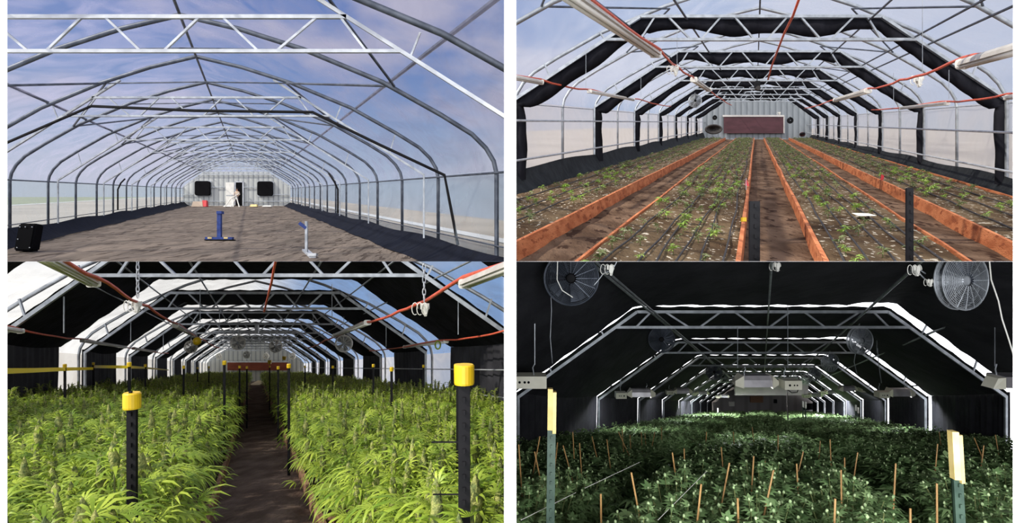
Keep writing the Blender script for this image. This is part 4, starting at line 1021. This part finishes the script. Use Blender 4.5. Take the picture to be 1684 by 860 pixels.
# stakes with yellow caps
SG = 'yellow capped stakes of the sunlit house'
stk3 = [(434, 432, 3.25, .055, 'big black stake with a yellow cap at the left front', .088), (1527, 340, 2.62, .055, 'biggest black stake with a yellow cap at the right front', .088),
        (1509, 338, 4.3, .04, 'stake just behind the biggest right stake, its cap peeping over', .07)]
for x2, y2, w2, lb in ((213, 338, 10, 'capped stake where the yellow tape starts at the left'), (307, 332, 7, 'capped stake at the bend of the yellow tape'), (425, 332, 12, 'capped stake in front of the yellow tape, tallest of the left group'), (478, 338, 7.5, 'thin capped stake at the far end of the yellow tape'),
                        (604, 343, 8, 'capped stake far left among the plants between tape and path'), (738, 327, 11, 'tall capped stake left of the path'), (788, 343, 7, 'thin capped stake behind the tall one left of the path'), (812, 345, 6.5, 'thin capped stake at the left edge of the far path'),
                        (887, 343, 5, 'farthest capped stake right of the path'), (915, 345, 8, 'capped stake right of the path, left of the tallest there'), (950, 337, 11.5, 'tallest capped stake just right of the path'), (1003, 343, 5.5, 'thin capped stake far right of the path'),
                        (1095, 343, 7, 'capped stake in the middle of the right plants'), (1228, 338, 8, 'capped stake with a round top in the right plants'), (1288, 348, 11, 'short capped stake before the black side curtain at the right'), (1393, 340, 7.5, 'capped stake farthest right before the clear bay'), (650, 348, 5, 'tiny capped stake far back left'), (687, 345, 5, 'tiny capped stake far back beside the left bed')):
    stk3.append((x2, y2, .055*2000/w2*.95, .042, lb, .062))
for x2, y2, Y, w_, lb, cw in stk3:
    x, z = h.loc(x2, y2, Y); tpost(h, x, Y, z, ZF, lb, SG, w=w_*.92, cap='round', capw=cw, caph=cw*.95, name='capped_stake', studs=Y < 8)
# yellow tape
def tape(pts, w, lb):
    m = MB(); n = len(pts)
    for k, (p, ww) in enumerate(zip(pts, w)): m.v += [p+Vector((0, 0, -ww/2)), p+Vector((0, 0, ww/2)), p+Vector((0, .004, ww/2)), p+Vector((0, .004, -ww/2))]
    for k in range(n-1):
        for j in range(4): m.f.append((4*k+j, 4*k+(j+1) % 4, 4*k+4+(j+1) % 4, 4*k+4+j))
    m.f += [(0, 1, 2, 3), (4*n-4, 4*n-3, 4*n-2, 4*n-1)]
    tag(m.build('barrier_tape', M['tape']), lb, 'tape', 'yellow barrier tape')
tape([h.ray(-10, 361, 8.5), h.ray(110, 358, 9.4), h.ray(213, 354, 10.4), h.ray(306, 352, 12.5)], [.085, .07, .06, .05], 'long length of yellow tape from the left edge to the bend')
tape([h.ray(306, 346, 15), h.ray(425, 347, 11.5), h.ray(478, 350, 14), h.ray(555, 357, 20)], [.07, .055, .045, .03], 'length of yellow tape running on from the bend')
for k, (x2, y2, L) in enumerate(((1460, 594, .12), (1465, 766, .12))):
    a = h.ray(x2-40, y2, 2.75); b_ = h.ray(x2+62, y2, 2.68); tag(MB().tube([a, b_], .004, 5).build('wire_stub', M['black_steel']), '%s black wire stub on the biggest right stake' % ('upper' if k == 0 else 'lower'), 'wire stub')
# plants
rs = random.Random(11)
FP = []
for k in range(4):
    st, lf, bd = flower_plant(rs); lm = M['leaf3'] if k % 2 else M['leaf3d']
    FP.append((joined('stem', [(st, M['stem'])]), joined('foliage', [(lf, M['leaf3'])]), [joined('flower_head', [(b_, M['bud3'])]) for b_ in bd], joined('flowering_plant', [(lf, M['leaf3']), (merge(bd), M['bud3']), (st, M['stem'])])))
FM = []
for k in range(3):
    st, lf, bd = flower_plant(rs, detail=1); FM.append(joined('flowering_plant', [(lf, M['leaf3']), (merge(bd), M['bud3']), (st, M['stem'])]))
FL = [flower_plant(rs, detail=0) for _ in range(3)]
spots = []
y = 2.25
while y < 66:
    for side, xa, xb, nc in ((-1, -4.85, -.92, 6), (1, 1.05, 4.85, 6)):
        for q in range(nc):
            x = xa+(xb-xa)*q/(nc-1)+rs.uniform(-.09, .09); yy = y+rs.uniform(-.12, .12)
            lim = .42*yy+.55
            if abs(x) > lim: continue
            # a plant at the path side keeps off the path
            spots.append((yy, x, side))
    y += .62 if y < 24 else .95
spots.sort(); nearp = 0
lowL, lowB = {-1: MB(), 1: MB()}, {-1: MB(), 1: MB()}
for i, (yy, x, side) in enumerate(spots):
    zt = {True: 1.0, False: 1.04}[yy < 6]*rs.uniform(.93, 1.05); loc = h.P(x, yy, ZF+.0); a = rs.uniform(0, 6.3); k = rs.randrange(4)
    lab = 'bushy flowering plant in the %s rows of the sunlit %s bed' % ('front' if yy < 7 else 'middle', 'left' if side < 0 else 'right')
    grp = 'flowering plants %s of the path, %s' % ('left' if side < 0 else 'right', 'front' if yy < 7 else 'middle')
    if yy < 7:
        st, lf, bds, full = FP[k]
        e = empty('flowering_plant', loc, lab, 'plant', grp); e.rotation_euler = (0, 0, a); e.scale = (zt, zt, zt)
        for me in [st, lf]+bds:
            o = bpy.data.objects.new(me.name.split('.')[0], me); COL.objects.link(o); o.parent = e; HOUSE.objs.append(o)
    elif i < 290:
        tag(place('flowering_plant', FP[k][3] if yy < 11 else FM[k % 3], loc, a, zt), lab, 'plant', grp)
    else:
        st, lf, bd = FL[k % 3]; strew(lowL[side], lf, loc, a, zt)
        for b_ in bd: strew(lowB[side], b_, loc, a, zt)
for side in (-1, 1):
    me = joined('distant_plants', [(lowL[side], M['leaf3']), (lowB[side], M['bud3'])])
    tag(place('distant_plants', me, (0, 0, 0)), 'mass of flowering plants filling the far part of the %s bed in the sunlit house' % ('left' if side < 0 else 'right'), 'plants', kind='stuff')
for k, (x2, y2) in enumerate(((1150, 620),)):
    pass

# ================================================================== lower right: blacked-out house
HOUSE = h = H4
ZF = -1.90
ground(h, M['soil2'], -6, 6, 2.1, h.end, ZF, 'floor', 'dark floor of the blacked-out house', amp=.02, ny=60, nx=30)
end_wall(h, M['corr4'], ZF)
TY4 = [12.6+6.2*k for k in range(-1, 8)]
TY4 = [y for y in TY4 if y < h.end]
skin(h, M['film4'], M['film4'], 2.4, ZF, ZF, split=.30)
def gap(v):
    # wide crack on the right slope and wall, hairline on the left
    g = .15+.03*math.sin(v*23)
    if v > .66: g = .42+.10*math.sin((v-.66)*9)
    elif v < .34: g = .06+.015*math.sin(v*37)
    if v in (0, 1): g = .04 if v == 0 else .42
    return g+.015*math.sin(v*63)
curtain_bay(h, 2.4, TY4[0], 1.94, 2.60, ZF+.2, 0, 'blackout', gap)
for i, y in enumerate(TY4):
    truss(h, y, i, M['steel'], ZF, 1.92, 1.60, 2.60, b=.06)
    y1 = TY4[i+1] if i+1 < len(TY4) else h.end
    curtain_bay(h, y+.02, y1, 1.94, 2.60, ZF+.2, i+1, 'blackout', gap)
for x, z, lb, r in ((-2.25, 1.86, 'outer one of the pair left of the middle', .024), (-2.08, 1.78, 'inner one of the pair left of the middle', .018), (2.0, 1.80, 'right of the middle', .024), (.12, 1.80, 'in the middle', .018),
                    (-3.42, 1.50, 'on the left slope', .026), (3.42, 1.45, 'on the right slope', .026), (-4.75, .58, 'low on the left slope', .024), (4.75, .58, 'low on the right slope', .024)):
    purlin(h, x, z, 2.6, h.end, M['steel'], 'tube purlin of the blacked-out house, '+lb, r)
purlin(h, -5.0, -1.08, 3, h.end, M['bright_steel'], 'thin pipe rail behind the left plants of the blacked-out house', .014)
purlin(h, 5.0, -.95, 3, h.end, M['bright_steel'], 'thin pipe rail behind the right plants of the blacked-out house', .014)
# end wall panels
yE = h.end-.3
for x0, y0, x1, y1, mt, lb in ((735, 392, 975, 440, 'duct', 'large pale grey cabinet hanging high before the far wall'), (715, 462, 732, 476, 'white_plastic', 'small white notice on the left of the far wall'), (785, 444, 826, 464, 'old_wood', 'brownish plate in the middle of the far wall'),
                               (863, 454, 872, 466, 'skirt2', 'small dark switch box on the far wall'), (958, 468, 1006, 488, 'black', 'dark opening low at the right of the far wall')):
    tag(r2(MB(), x0, y0, x1, y1, 44 if y0 == 392 else yE, .2).build('wall_panel', M[mt]), lb, 'panel')
# fans
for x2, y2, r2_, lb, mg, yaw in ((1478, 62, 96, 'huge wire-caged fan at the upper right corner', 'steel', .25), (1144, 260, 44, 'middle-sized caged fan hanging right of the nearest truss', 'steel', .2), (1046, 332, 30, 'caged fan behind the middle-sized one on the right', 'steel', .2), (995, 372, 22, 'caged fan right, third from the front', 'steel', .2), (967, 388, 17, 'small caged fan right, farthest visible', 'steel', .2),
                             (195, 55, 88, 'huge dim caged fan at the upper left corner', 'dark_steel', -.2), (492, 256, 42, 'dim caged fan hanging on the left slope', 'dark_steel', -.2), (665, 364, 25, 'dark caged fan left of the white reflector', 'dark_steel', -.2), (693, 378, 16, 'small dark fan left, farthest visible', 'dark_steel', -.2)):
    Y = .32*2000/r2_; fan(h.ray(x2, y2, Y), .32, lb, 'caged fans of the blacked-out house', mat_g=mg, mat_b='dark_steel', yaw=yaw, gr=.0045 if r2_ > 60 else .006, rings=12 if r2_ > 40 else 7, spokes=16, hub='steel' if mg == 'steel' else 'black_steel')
# reflector lights
def loc_y(c_): return c_[1]
def reflector(c_, s, flip, label, yaw=0):
    e = empty('reflector_light', c_, label, 'light', 'reflector lights of the blacked-out house'); e.rotation_euler = (0, 0, yaw)
    def b(m, name, mat):
        o = m.build(name, M[mat], None, False, origin=(0, 0, 0)); o.parent = e; return o
    ld = bpy.data.lights.new('hood_fill', 'POINT'); ld.energy = 45 if loc_y(c_) < 15 else (110 if loc_y(c_) < 35 else 700); ld.color = (.93, .97, 1); ld.shadow_soft_size = .03  # added fill lamp tucked in the hood; the fixture itself is unlit
    lo = bpy.data.objects.new('hood_fill', ld); COL.objects.link(lo); lo.parent = e; lo.location = ((.25 if flip else -.25)*s, 0, .06*s)
    f = -1 if flip else 1
    m = MB(); prof = [(-.22, .0), (-.19, .17), (-.12, .27), (.12, .27), (.19, .17), (.22, .0), (.15, .13), (-.15, .13)]; n = 8
    for xv in (-.36, .36):
        for a, z in prof: m.v.append(Vector((xv*s*f-.25*s*f, a*s, z*s)))
    m.f += [(i, (i+1) % n, n+(i+1) % n, n+i) for i in range(n)]+[(0, 1, 7), (5, 6, 4), (1, 2, 3, 4, 6, 7), (8, 15, 9), (13, 12, 14), (9, 15, 14, 12, 11, 10)]
    b(m, 'hood', 'foil')
    m = MB(); m.hexa([Vector((x*s*f-.25*s*f, y*s, z*s)) for x, y, z in [(-.55,-.18,.03),(-.355,-.24,-.03),(-.355,.2,.0),(-.55,.1,.06),(-.55,-.18,.15),(-.355,-.24,.29),(-.355,.2,.29),(-.47,.1,.22)]]); b(m, 'left_wing', 'cream')
    m = MB(); m.hexa([Vector((x*s*f-.25*s*f, y*s, z*s)) for x, y, z in [(.355,-.24,-.03),(.53,-.18,.05),(.53,.1,.08),(.355,.2,.0),(.355,-.24,.29),(.53,-.18,.14),(.46,.1,.16),(.355,.2,.29)]]); b(m, 'right_wing', 'cream')
    m = MB(); m.box((.34*s*f-.02*s, -.42*s, -.02*s), (.74*s*f if f > 0 else -.34*s, -.05*s, .20*s)) if f > 0 else m.box((-.74*s, -.42*s, -.02*s), (-.34*s, -.05*s, .20*s)); bx_ = b(m, 'ballast_box', 'cream')
    for k in (.44, .55, .62):
        m = MB(); m.tube([(k*s*f, -.425*s, .09*s), (k*s*f, -.43*s, .09*s)], (.028 if k == .44 else .02)*s, 12); b(m, 'socket', 'black').parent = bx_
    for k in (-.5, .5):
        m = MB(); m.tube([(k*s*f-.0, 0, .2*s), (k*s*f-.02*s, 0, .34*s), (k*s*f+.02*s, 0, .40*s), (k*s*f, 0, .47*s)], .011*s, 5); b(m, 'hook', 'steel')
    return e
reflector(h.ray(831, 408, 12.5), .82, False, 'big reflector light with a cream ballast box hanging in the middle')
reflector(h.ray(165, 415, 7.6), .66, True, 'reflector light whose cream box hangs at the left edge') if 0 else None
c_ = h.ray(62, 412, 9.6); e = empty('ballast_unit', c_, 'cream ballast box hanging at the left edge of the blacked-out house', 'ballast')
m = MB(); m.box(c_+Vector((-.26, -.15, 0)), c_+Vector((.24, .2, .19))); m.build('case', M['cream'], e)
for k in (-.14, -.06, .0): MB().tube([c_+Vector((k-.04, -.155, .1)), c_+Vector((k-.04, -.16, .1))], .02, 10).build('socket', M['black'], e)
MB().tube([c_+Vector((.05, 0, .19)), c_+Vector((.03, 0, .30)), c_+Vector((.06, 0, .36))], .01, 5).build('hook', M['steel'], e)
c_ = h.ray(1600, 412, 9.6); e = empty('ballast_unit', c_, 'cream reflector and ballast hanging at the right edge of the blacked-out house', 'ballast')
m = MB(); m.hexa([c_+Vector(q) for q in [(-.20,-.15,0),(-.04,-.2,0),(-.04,.2,0),(-.20,.1,0),(-.12,-.15,.16),(-.04,-.2,.18),(-.04,.2,.18),(-.12,.1,.16)]]); m.build('wing', M['cream'], e)
m = MB(); m.box(c_+Vector((-.03, -.2, .02)), c_+Vector((.42, .2, .19))); m.build('hood', M['foil'], e)
MB().tube([c_+Vector((-.03, 0, .19)), c_+Vector((-.05, 0, .28)), c_+Vector((-.03, 0, .36))], .012, 5).build('hook', M['steel'], e)
for x2, y2, w2, fl, lb in ((400, 442, 118, True, 'reflector light hanging left, nearest of the left row'), (545, 432, 78, True, 'second reflector light of the left row'), (615, 436, 55, True, 'third reflector light of the left row'), (690, 446, 40, True, 'farthest reflector light of the left row'),
                           (1250, 440, 116, True, 'reflector light hanging right, nearest of the right row'), (1117, 424, 78, False, 'second reflector light of the right row'), (1038, 434, 58, True, 'third reflector light of the right row'), (985, 444, 60, True, 'farthest reflector light of the right row')):
    s = .95; Y = s*1.25*2000/w2*.9; Y = min(Y, 42); reflector(h.ray(x2, y2, Y), s*w2*Y/(.9*2000*.95*1.25)*.82, fl, lb)
# wires
for k, (x2, yt, yb, Y, lb) in enumerate(((75, 190, 340, 9.6, 'thin wire above the left ballast box'), (1588, 0, 345, 9.6, 'thin wire above the right hanging reflector'), (1299, 215, 410, 18, 'thin wire on the right slope'), (1200, 215, 300, 16, 'short wire right of the middle-sized fan'),
                                         (907, 0, 350, 12.5, 'long black cable down to the ballast box'), (742, 215, 350, 12.5, 'wire above the middle reflector'))):
    a = h.loc(x2, yt, Y); b_ = h.loc(x2, yb, Y); hanger(h, a[0], Y, b_[1], a[1], lb+' in the blacked-out house', 'hanging wires of the blacked-out house', r=.007)
def cable(pts2, Y, r, mat, lb):
    pts = []
    for a, b_ in zip(pts2, pts2[1:]):
        for k in range(4): pts.append(h.ray(a[0]+(b_[0]-a[0])*k/4, a[1]+(b_[1]-a[1])*k/4, Y))
    pts.append(h.ray(*pts2[-1], Y)); tag(MB().tube(pts, r, 5).build('loose_cable', M[mat], smooth=True), lb, 'cable', 'loose cables of the blacked-out house')
cable([(1570, -5), (1576, 60), (1600, 130), (1612, 190), (1635, 260), (1650, 310)], 6.6, .008, 'white_plastic', 'white cable trailing from the huge right fan')
cable([(128, -5), (127, 80), (130, 160), (126, 250), (133, 335)], 8, .006, 'steel', 'grey cable hanging down near the left edge')
cable([(150, -5), (148, 60), (165, 95), (200, 118)], 6.2, .006, 'white_plastic', 'pale cable looped over the huge left fan')
cable([(268, 80), (285, 60), (300, 40), (330, 28), (345, 0)], 6.6, .007, 'steel', 'cable running from the huge left fan to the roof')
cable([(905, 412), (905, 470), (908, 520)], 12.4, .012, 'black_rubber', 'black cable dropping from the ballast box into the plants')
cable([(940, 375), (948, 400), (938, 430), (920, 432), (905, 420)], 12.3, .011, 'black_rubber', 'black cable looped beside the ballast box')
cable([(1360, 40), (1330, 20), (1345, 45), (1370, 70)], 6.6, .008, 'steel', 'cable knotted left of the huge right fan')
cable([(1202, 215), (1200, 260), (1205, 330), (1215, 400)], 17, .012, 'steel', 'cable hanging behind the middle-sized fan')
cable([(1130, 300), (1125, 330), (1135, 370)], 20, .012, 'steel', 'short cable below the middle-sized fan')
for x2, y2, Y, s, lb in ((325, 20, 6.6, .09, 'clump of plugs on the roof pipe at the upper left'), (1330, 22, 6.6, .09, 'clump of plugs on the roof pipe at the upper right'), (872, 12, 8, .09, 'small plug clump at the top middle'), (1374, 65, 6.5, .06, 'single hanging socket beside the huge right fan')):
    plug_bundle(h.ray(x2, y2, Y), s, lb+' of the blacked-out house')
# stakes
x, z = h.loc(118, 428, 3.7); tpost(h, x, 3.7, z, ZF, 'green steel stake with a pale sleeve at the left front', 'sleeved stakes of the blacked-out house', w=.05, mat='green_steel', cap='sleeve', capw=.052, caph=.23, capmat='pale_yellow', name='sleeved_stake', lean=(.025, 0))
x, z = h.loc(1494, 568, 3.2); tpost(h, x+.04, 3.2, z, ZF, 'leaning green steel stake with a pale sleeve at the right front', 'sleeved stakes of the blacked-out house', w=.05, mat='green_steel', cap='sleeve', capw=.052, caph=.235, capmat='pale_yellow', name='sleeved_stake', lean=(-.10, 0))
for k, (x2, y2, Y, L, lb) in enumerate(((677, 482, 40, .5, 'tiny pale topped stake far back on the left'), (965, 462, 28, .6, 'pale topped stake far back right of the middle'), (957, 460, 30, .6, 'second pale topped stake far back right of the middle'), (516, 476, 34, .6, 'pale stake before the left black wall'), (523, 478, 36, .6, 'pale stake beside its twin before the left black wall'), (1131, 472, 30, .7, 'pale stake before the right black wall'), (1138, 480, 31, .6, 'lower pale stake before the right black wall'))):
    x, z = h.loc(x2, y2, Y); tpost(h, x, Y, z, -1.2, lb, 'far sleeved stakes', w=.05, mat='green_steel', cap='sleeve', capw=.07, caph=.28, capmat='white_plastic', name='sleeved_stake', studs=False)
# canes: top x2,y2, bottom x2,y2, distance
canes = [(292,764,293,865,4.0),(392,694,424,865,4.3),(22,602,30,720,5.6),(74,625,92,710,5.8),(168,605,190,685,6.6),(222,597,230,712,6.8),(312,585,320,650,8),(263,575,278,640,8.6),(350,600,368,560,9.5),(362,610,366,550,9.8),(388,570,390,610,10),(200,560,202,600,8),(150,595,145,640,7),(92,575,80,640,6.8),(425,560,427,600,11),(437,565,440,602,11.5),(470,560,462,600,11),(492,545,492,600,12),(527,628,545,755,5.6),(566,615,568,700,6.6),(622,732,608,865,4.1),(715,662,685,820,4.9),(688,610,695,700,6.8),(640,560,636,620,9),(795,640,786,780,5.4),(742,778,744,865,3.9),(860,686,822,865,4.5),(832,650,834,700,7),(875,570,875,660,8.6),(936,665,942,790,5.4),(958,625,935,720,6.4),(1046,585,1050,690,7.4),(1063,780,1060,865,3.9),(1082,685,1084,830,4.8),(1094,645,1094,715,6.4),(1137,628,1126,700,6.6),(1014,590,1010,640,9),(1262,664,1255,800,5.0),(1310,812,1310,865,3.8),(1397,730,1398,865,4.2),(1400,600,1392,690,7),(1448,600,1450,650,8.5),(1463,560,1466,600,10.5),(1520,580,1545,640,8.5),(1552,605,1540,700,7.4),(1590,570,1600,630,9.4),(1405,560,1410,600,11),(1440,575,1441,610,10),(790,545,795,590,11),(728,560,730,600,10.5)]
for k, (a, b_, c2, d2, Y) in enumerate(canes):
    t0 = h.ray(a, min(b_, d2), Y); t1 = h.ray(c2, max(b_, d2), Y)
    dz = t0.z-t1.z; bot = h.P(0, Y, ZF+.05).z; ext = t0+(t1-t0)*min(2.2, (t0.z-bot)/max(.05, dz))
    zone = 'left' if (a < 480 and Y < 12) else ('right' if a > 1120 else 'middle')
    tag(MB().tube([ext, t0], [.0075, .0065], 6).build('cane', M['cane']), 'thin tan cane standing among the %s plants of the blacked-out house' % zone, 'cane', 'canes in the %s bed' % zone)
for k, (p, q, lb) in enumerate((((30, 850, 3.6), (210, 760, 4.6), 'left'), ((240, 745, 4.4), (420, 660, 5.6), 'left'), ((480, 850, 3.8), (640, 690, 5), 'middle'))):
    a = h.ray(*p); b_ = h.ray(*q); tag(MB().tube([a, b_], .0022, 4).build('netting_cord', M['white_plastic']), '%s white netting cord stretched over the %s plants' % (['nearest', 'farther', 'only'][k], lb), 'cord')
# plants
rs = random.Random(5)
LP = []
for k in range(4):
    st, lf, bd = leafy_plant(rs); LP.append((joined('stem', [(st, M['stem'])]), joined('foliage', [(lf, M['leaf4'])]), joined('shoot_tips', [(bd, M['bud4'])])))
LM = []
for k in range(3):
    st, lf, bd = leafy_plant(rs, detail=1, ntip=22); LM.append(joined('leafy_plant', [(lf, M['leaf4']), (bd, M['bud4']), (st, M['stem'])]))
LL = [leafy_plant(rs, detail=0, ntip=14) for _ in range(3)]
pot = MB(); pot.tube([(0, 0, 0), (0, 0, .0), (0, 0, .28), (0, 0, .30), (0, 0, .30), (0, 0, .27)], [.10, .15, .18, .19, .17, .165], 16); potme = joined('pot', [(pot, M['black_rubber'])])
spots = []; y = 2.9
while y < 60:
    for bed, xa, xb, nc in (('left', -4.75, -1.95, 6), ('middle', -.68, .66, 3), ('right', 1.9, 4.75, 6)):
        for q in range(nc):
            x = xa+(xb-xa)*q/(nc-1)+rs.uniform(-.06, .06); yy = y+rs.uniform(-.08, .08)
            if abs(x) > .42*yy+.5: continue
            if y > 20 and bed == 'left': x += .0
            spots.append((yy, x, bed))
    y += .52 if y < 14 else .75
spots.sort(); lowL, lowB = MB(), MB()
for i, (yy, x, bed) in enumerate(spots):
    sc = 1.06+rs.uniform(-.06, .05)+(.06 if bed == 'middle' else 0)-(.05 if yy < 5 else 0)+min(.08, yy*.003); loc = h.P(x, yy, ZF+.01); a = rs.uniform(0, 6.3); k = rs.randrange(4)
    fr = 'front' if yy < 6.5 else 'middle distance'
    lab = 'leafy plant with pale tips in the dim %s bed, %s' % (bed, fr); grp = 'leafy plants in the %s bed, %s' % (bed, fr)
    if yy < 6.5:
        e = empty('leafy_plant', loc, lab, 'plant', grp); e.rotation_euler = (0, 0, a); e.scale = (sc, sc, sc)
        for me in LP[k]+(potme,):
            o = bpy.data.objects.new(me.name.split('.')[0], me); COL.objects.link(o); o.parent = e; HOUSE.objs.append(o)
            if me.name.startswith('shoot'): o['kind'] = 'stuff'
    elif i < 290: tag(place('leafy_plant', LM[k % 3], loc, a, sc), lab, 'plant', grp)
    else:
        st, lf, bd = LL[k % 3]; strew(lowL, lf, loc, a, sc); strew(lowB, bd, loc, a, sc)
me = joined('distant_plants', [(lowL, M['leaf4']), (lowB, M['bud4'])])
tag(place('distant_plants', me, (0, 0, 0)), 'mass of leafy plants filling the far part of the blacked-out house', 'plants', kind='stuff')

# ================================================================== trim every house where it meets the dividing planes between the houses
bpy.context.view_layer.update()
def trim():
    for h in (H1, H2, H3, H4):
        nx = 1 if h.right else -1; nz_ = 1 if h.upper else -1
        # keep side: nx*(x - s_*y) > 0 and nz*z > 0
        N1 = Vector((nx, -nx*s_, 0)).normalized(); N2 = Vector((0, 0, nz_))
        for o in h.objs:
            if o.type != 'MESH': continue
            mw = o.matrix_world; bb = [mw @ Vector(c) for c in o.bound_box]
            cut = []; dead = False
            for N in (N1, N2):
                d = [N.dot(p) for p in bb]
                if max(d) <= 1e-4: dead = True
                elif min(d) < -1e-4: cut.append(N)
            if dead: bpy.data.objects.remove(o); continue
            if not cut: continue
            bm = bmesh.new(); bm.from_mesh(o.data)
            inv = mw.inverted(); 
            for N in cut:
                ln = (mw.to_3x3().transposed() @ N); pt = inv @ (N*.0006)
                bmesh.ops.bisect_plane(bm, geom=bm.verts[:]+bm.edges[:]+bm.faces[:], plane_co=pt, plane_no=ln, clear_inner=True, dist=1e-6)
            if not bm.faces: bm.free(); bpy.data.objects.remove(o); continue
            if o.data.users > 1: o.data = o.data.copy()
            bm.to_mesh(o.data); bm.free()
trim()
for o in list(bpy.data.objects):
    if o.type == 'EMPTY' and not o.children: bpy.data.objects.remove(o)
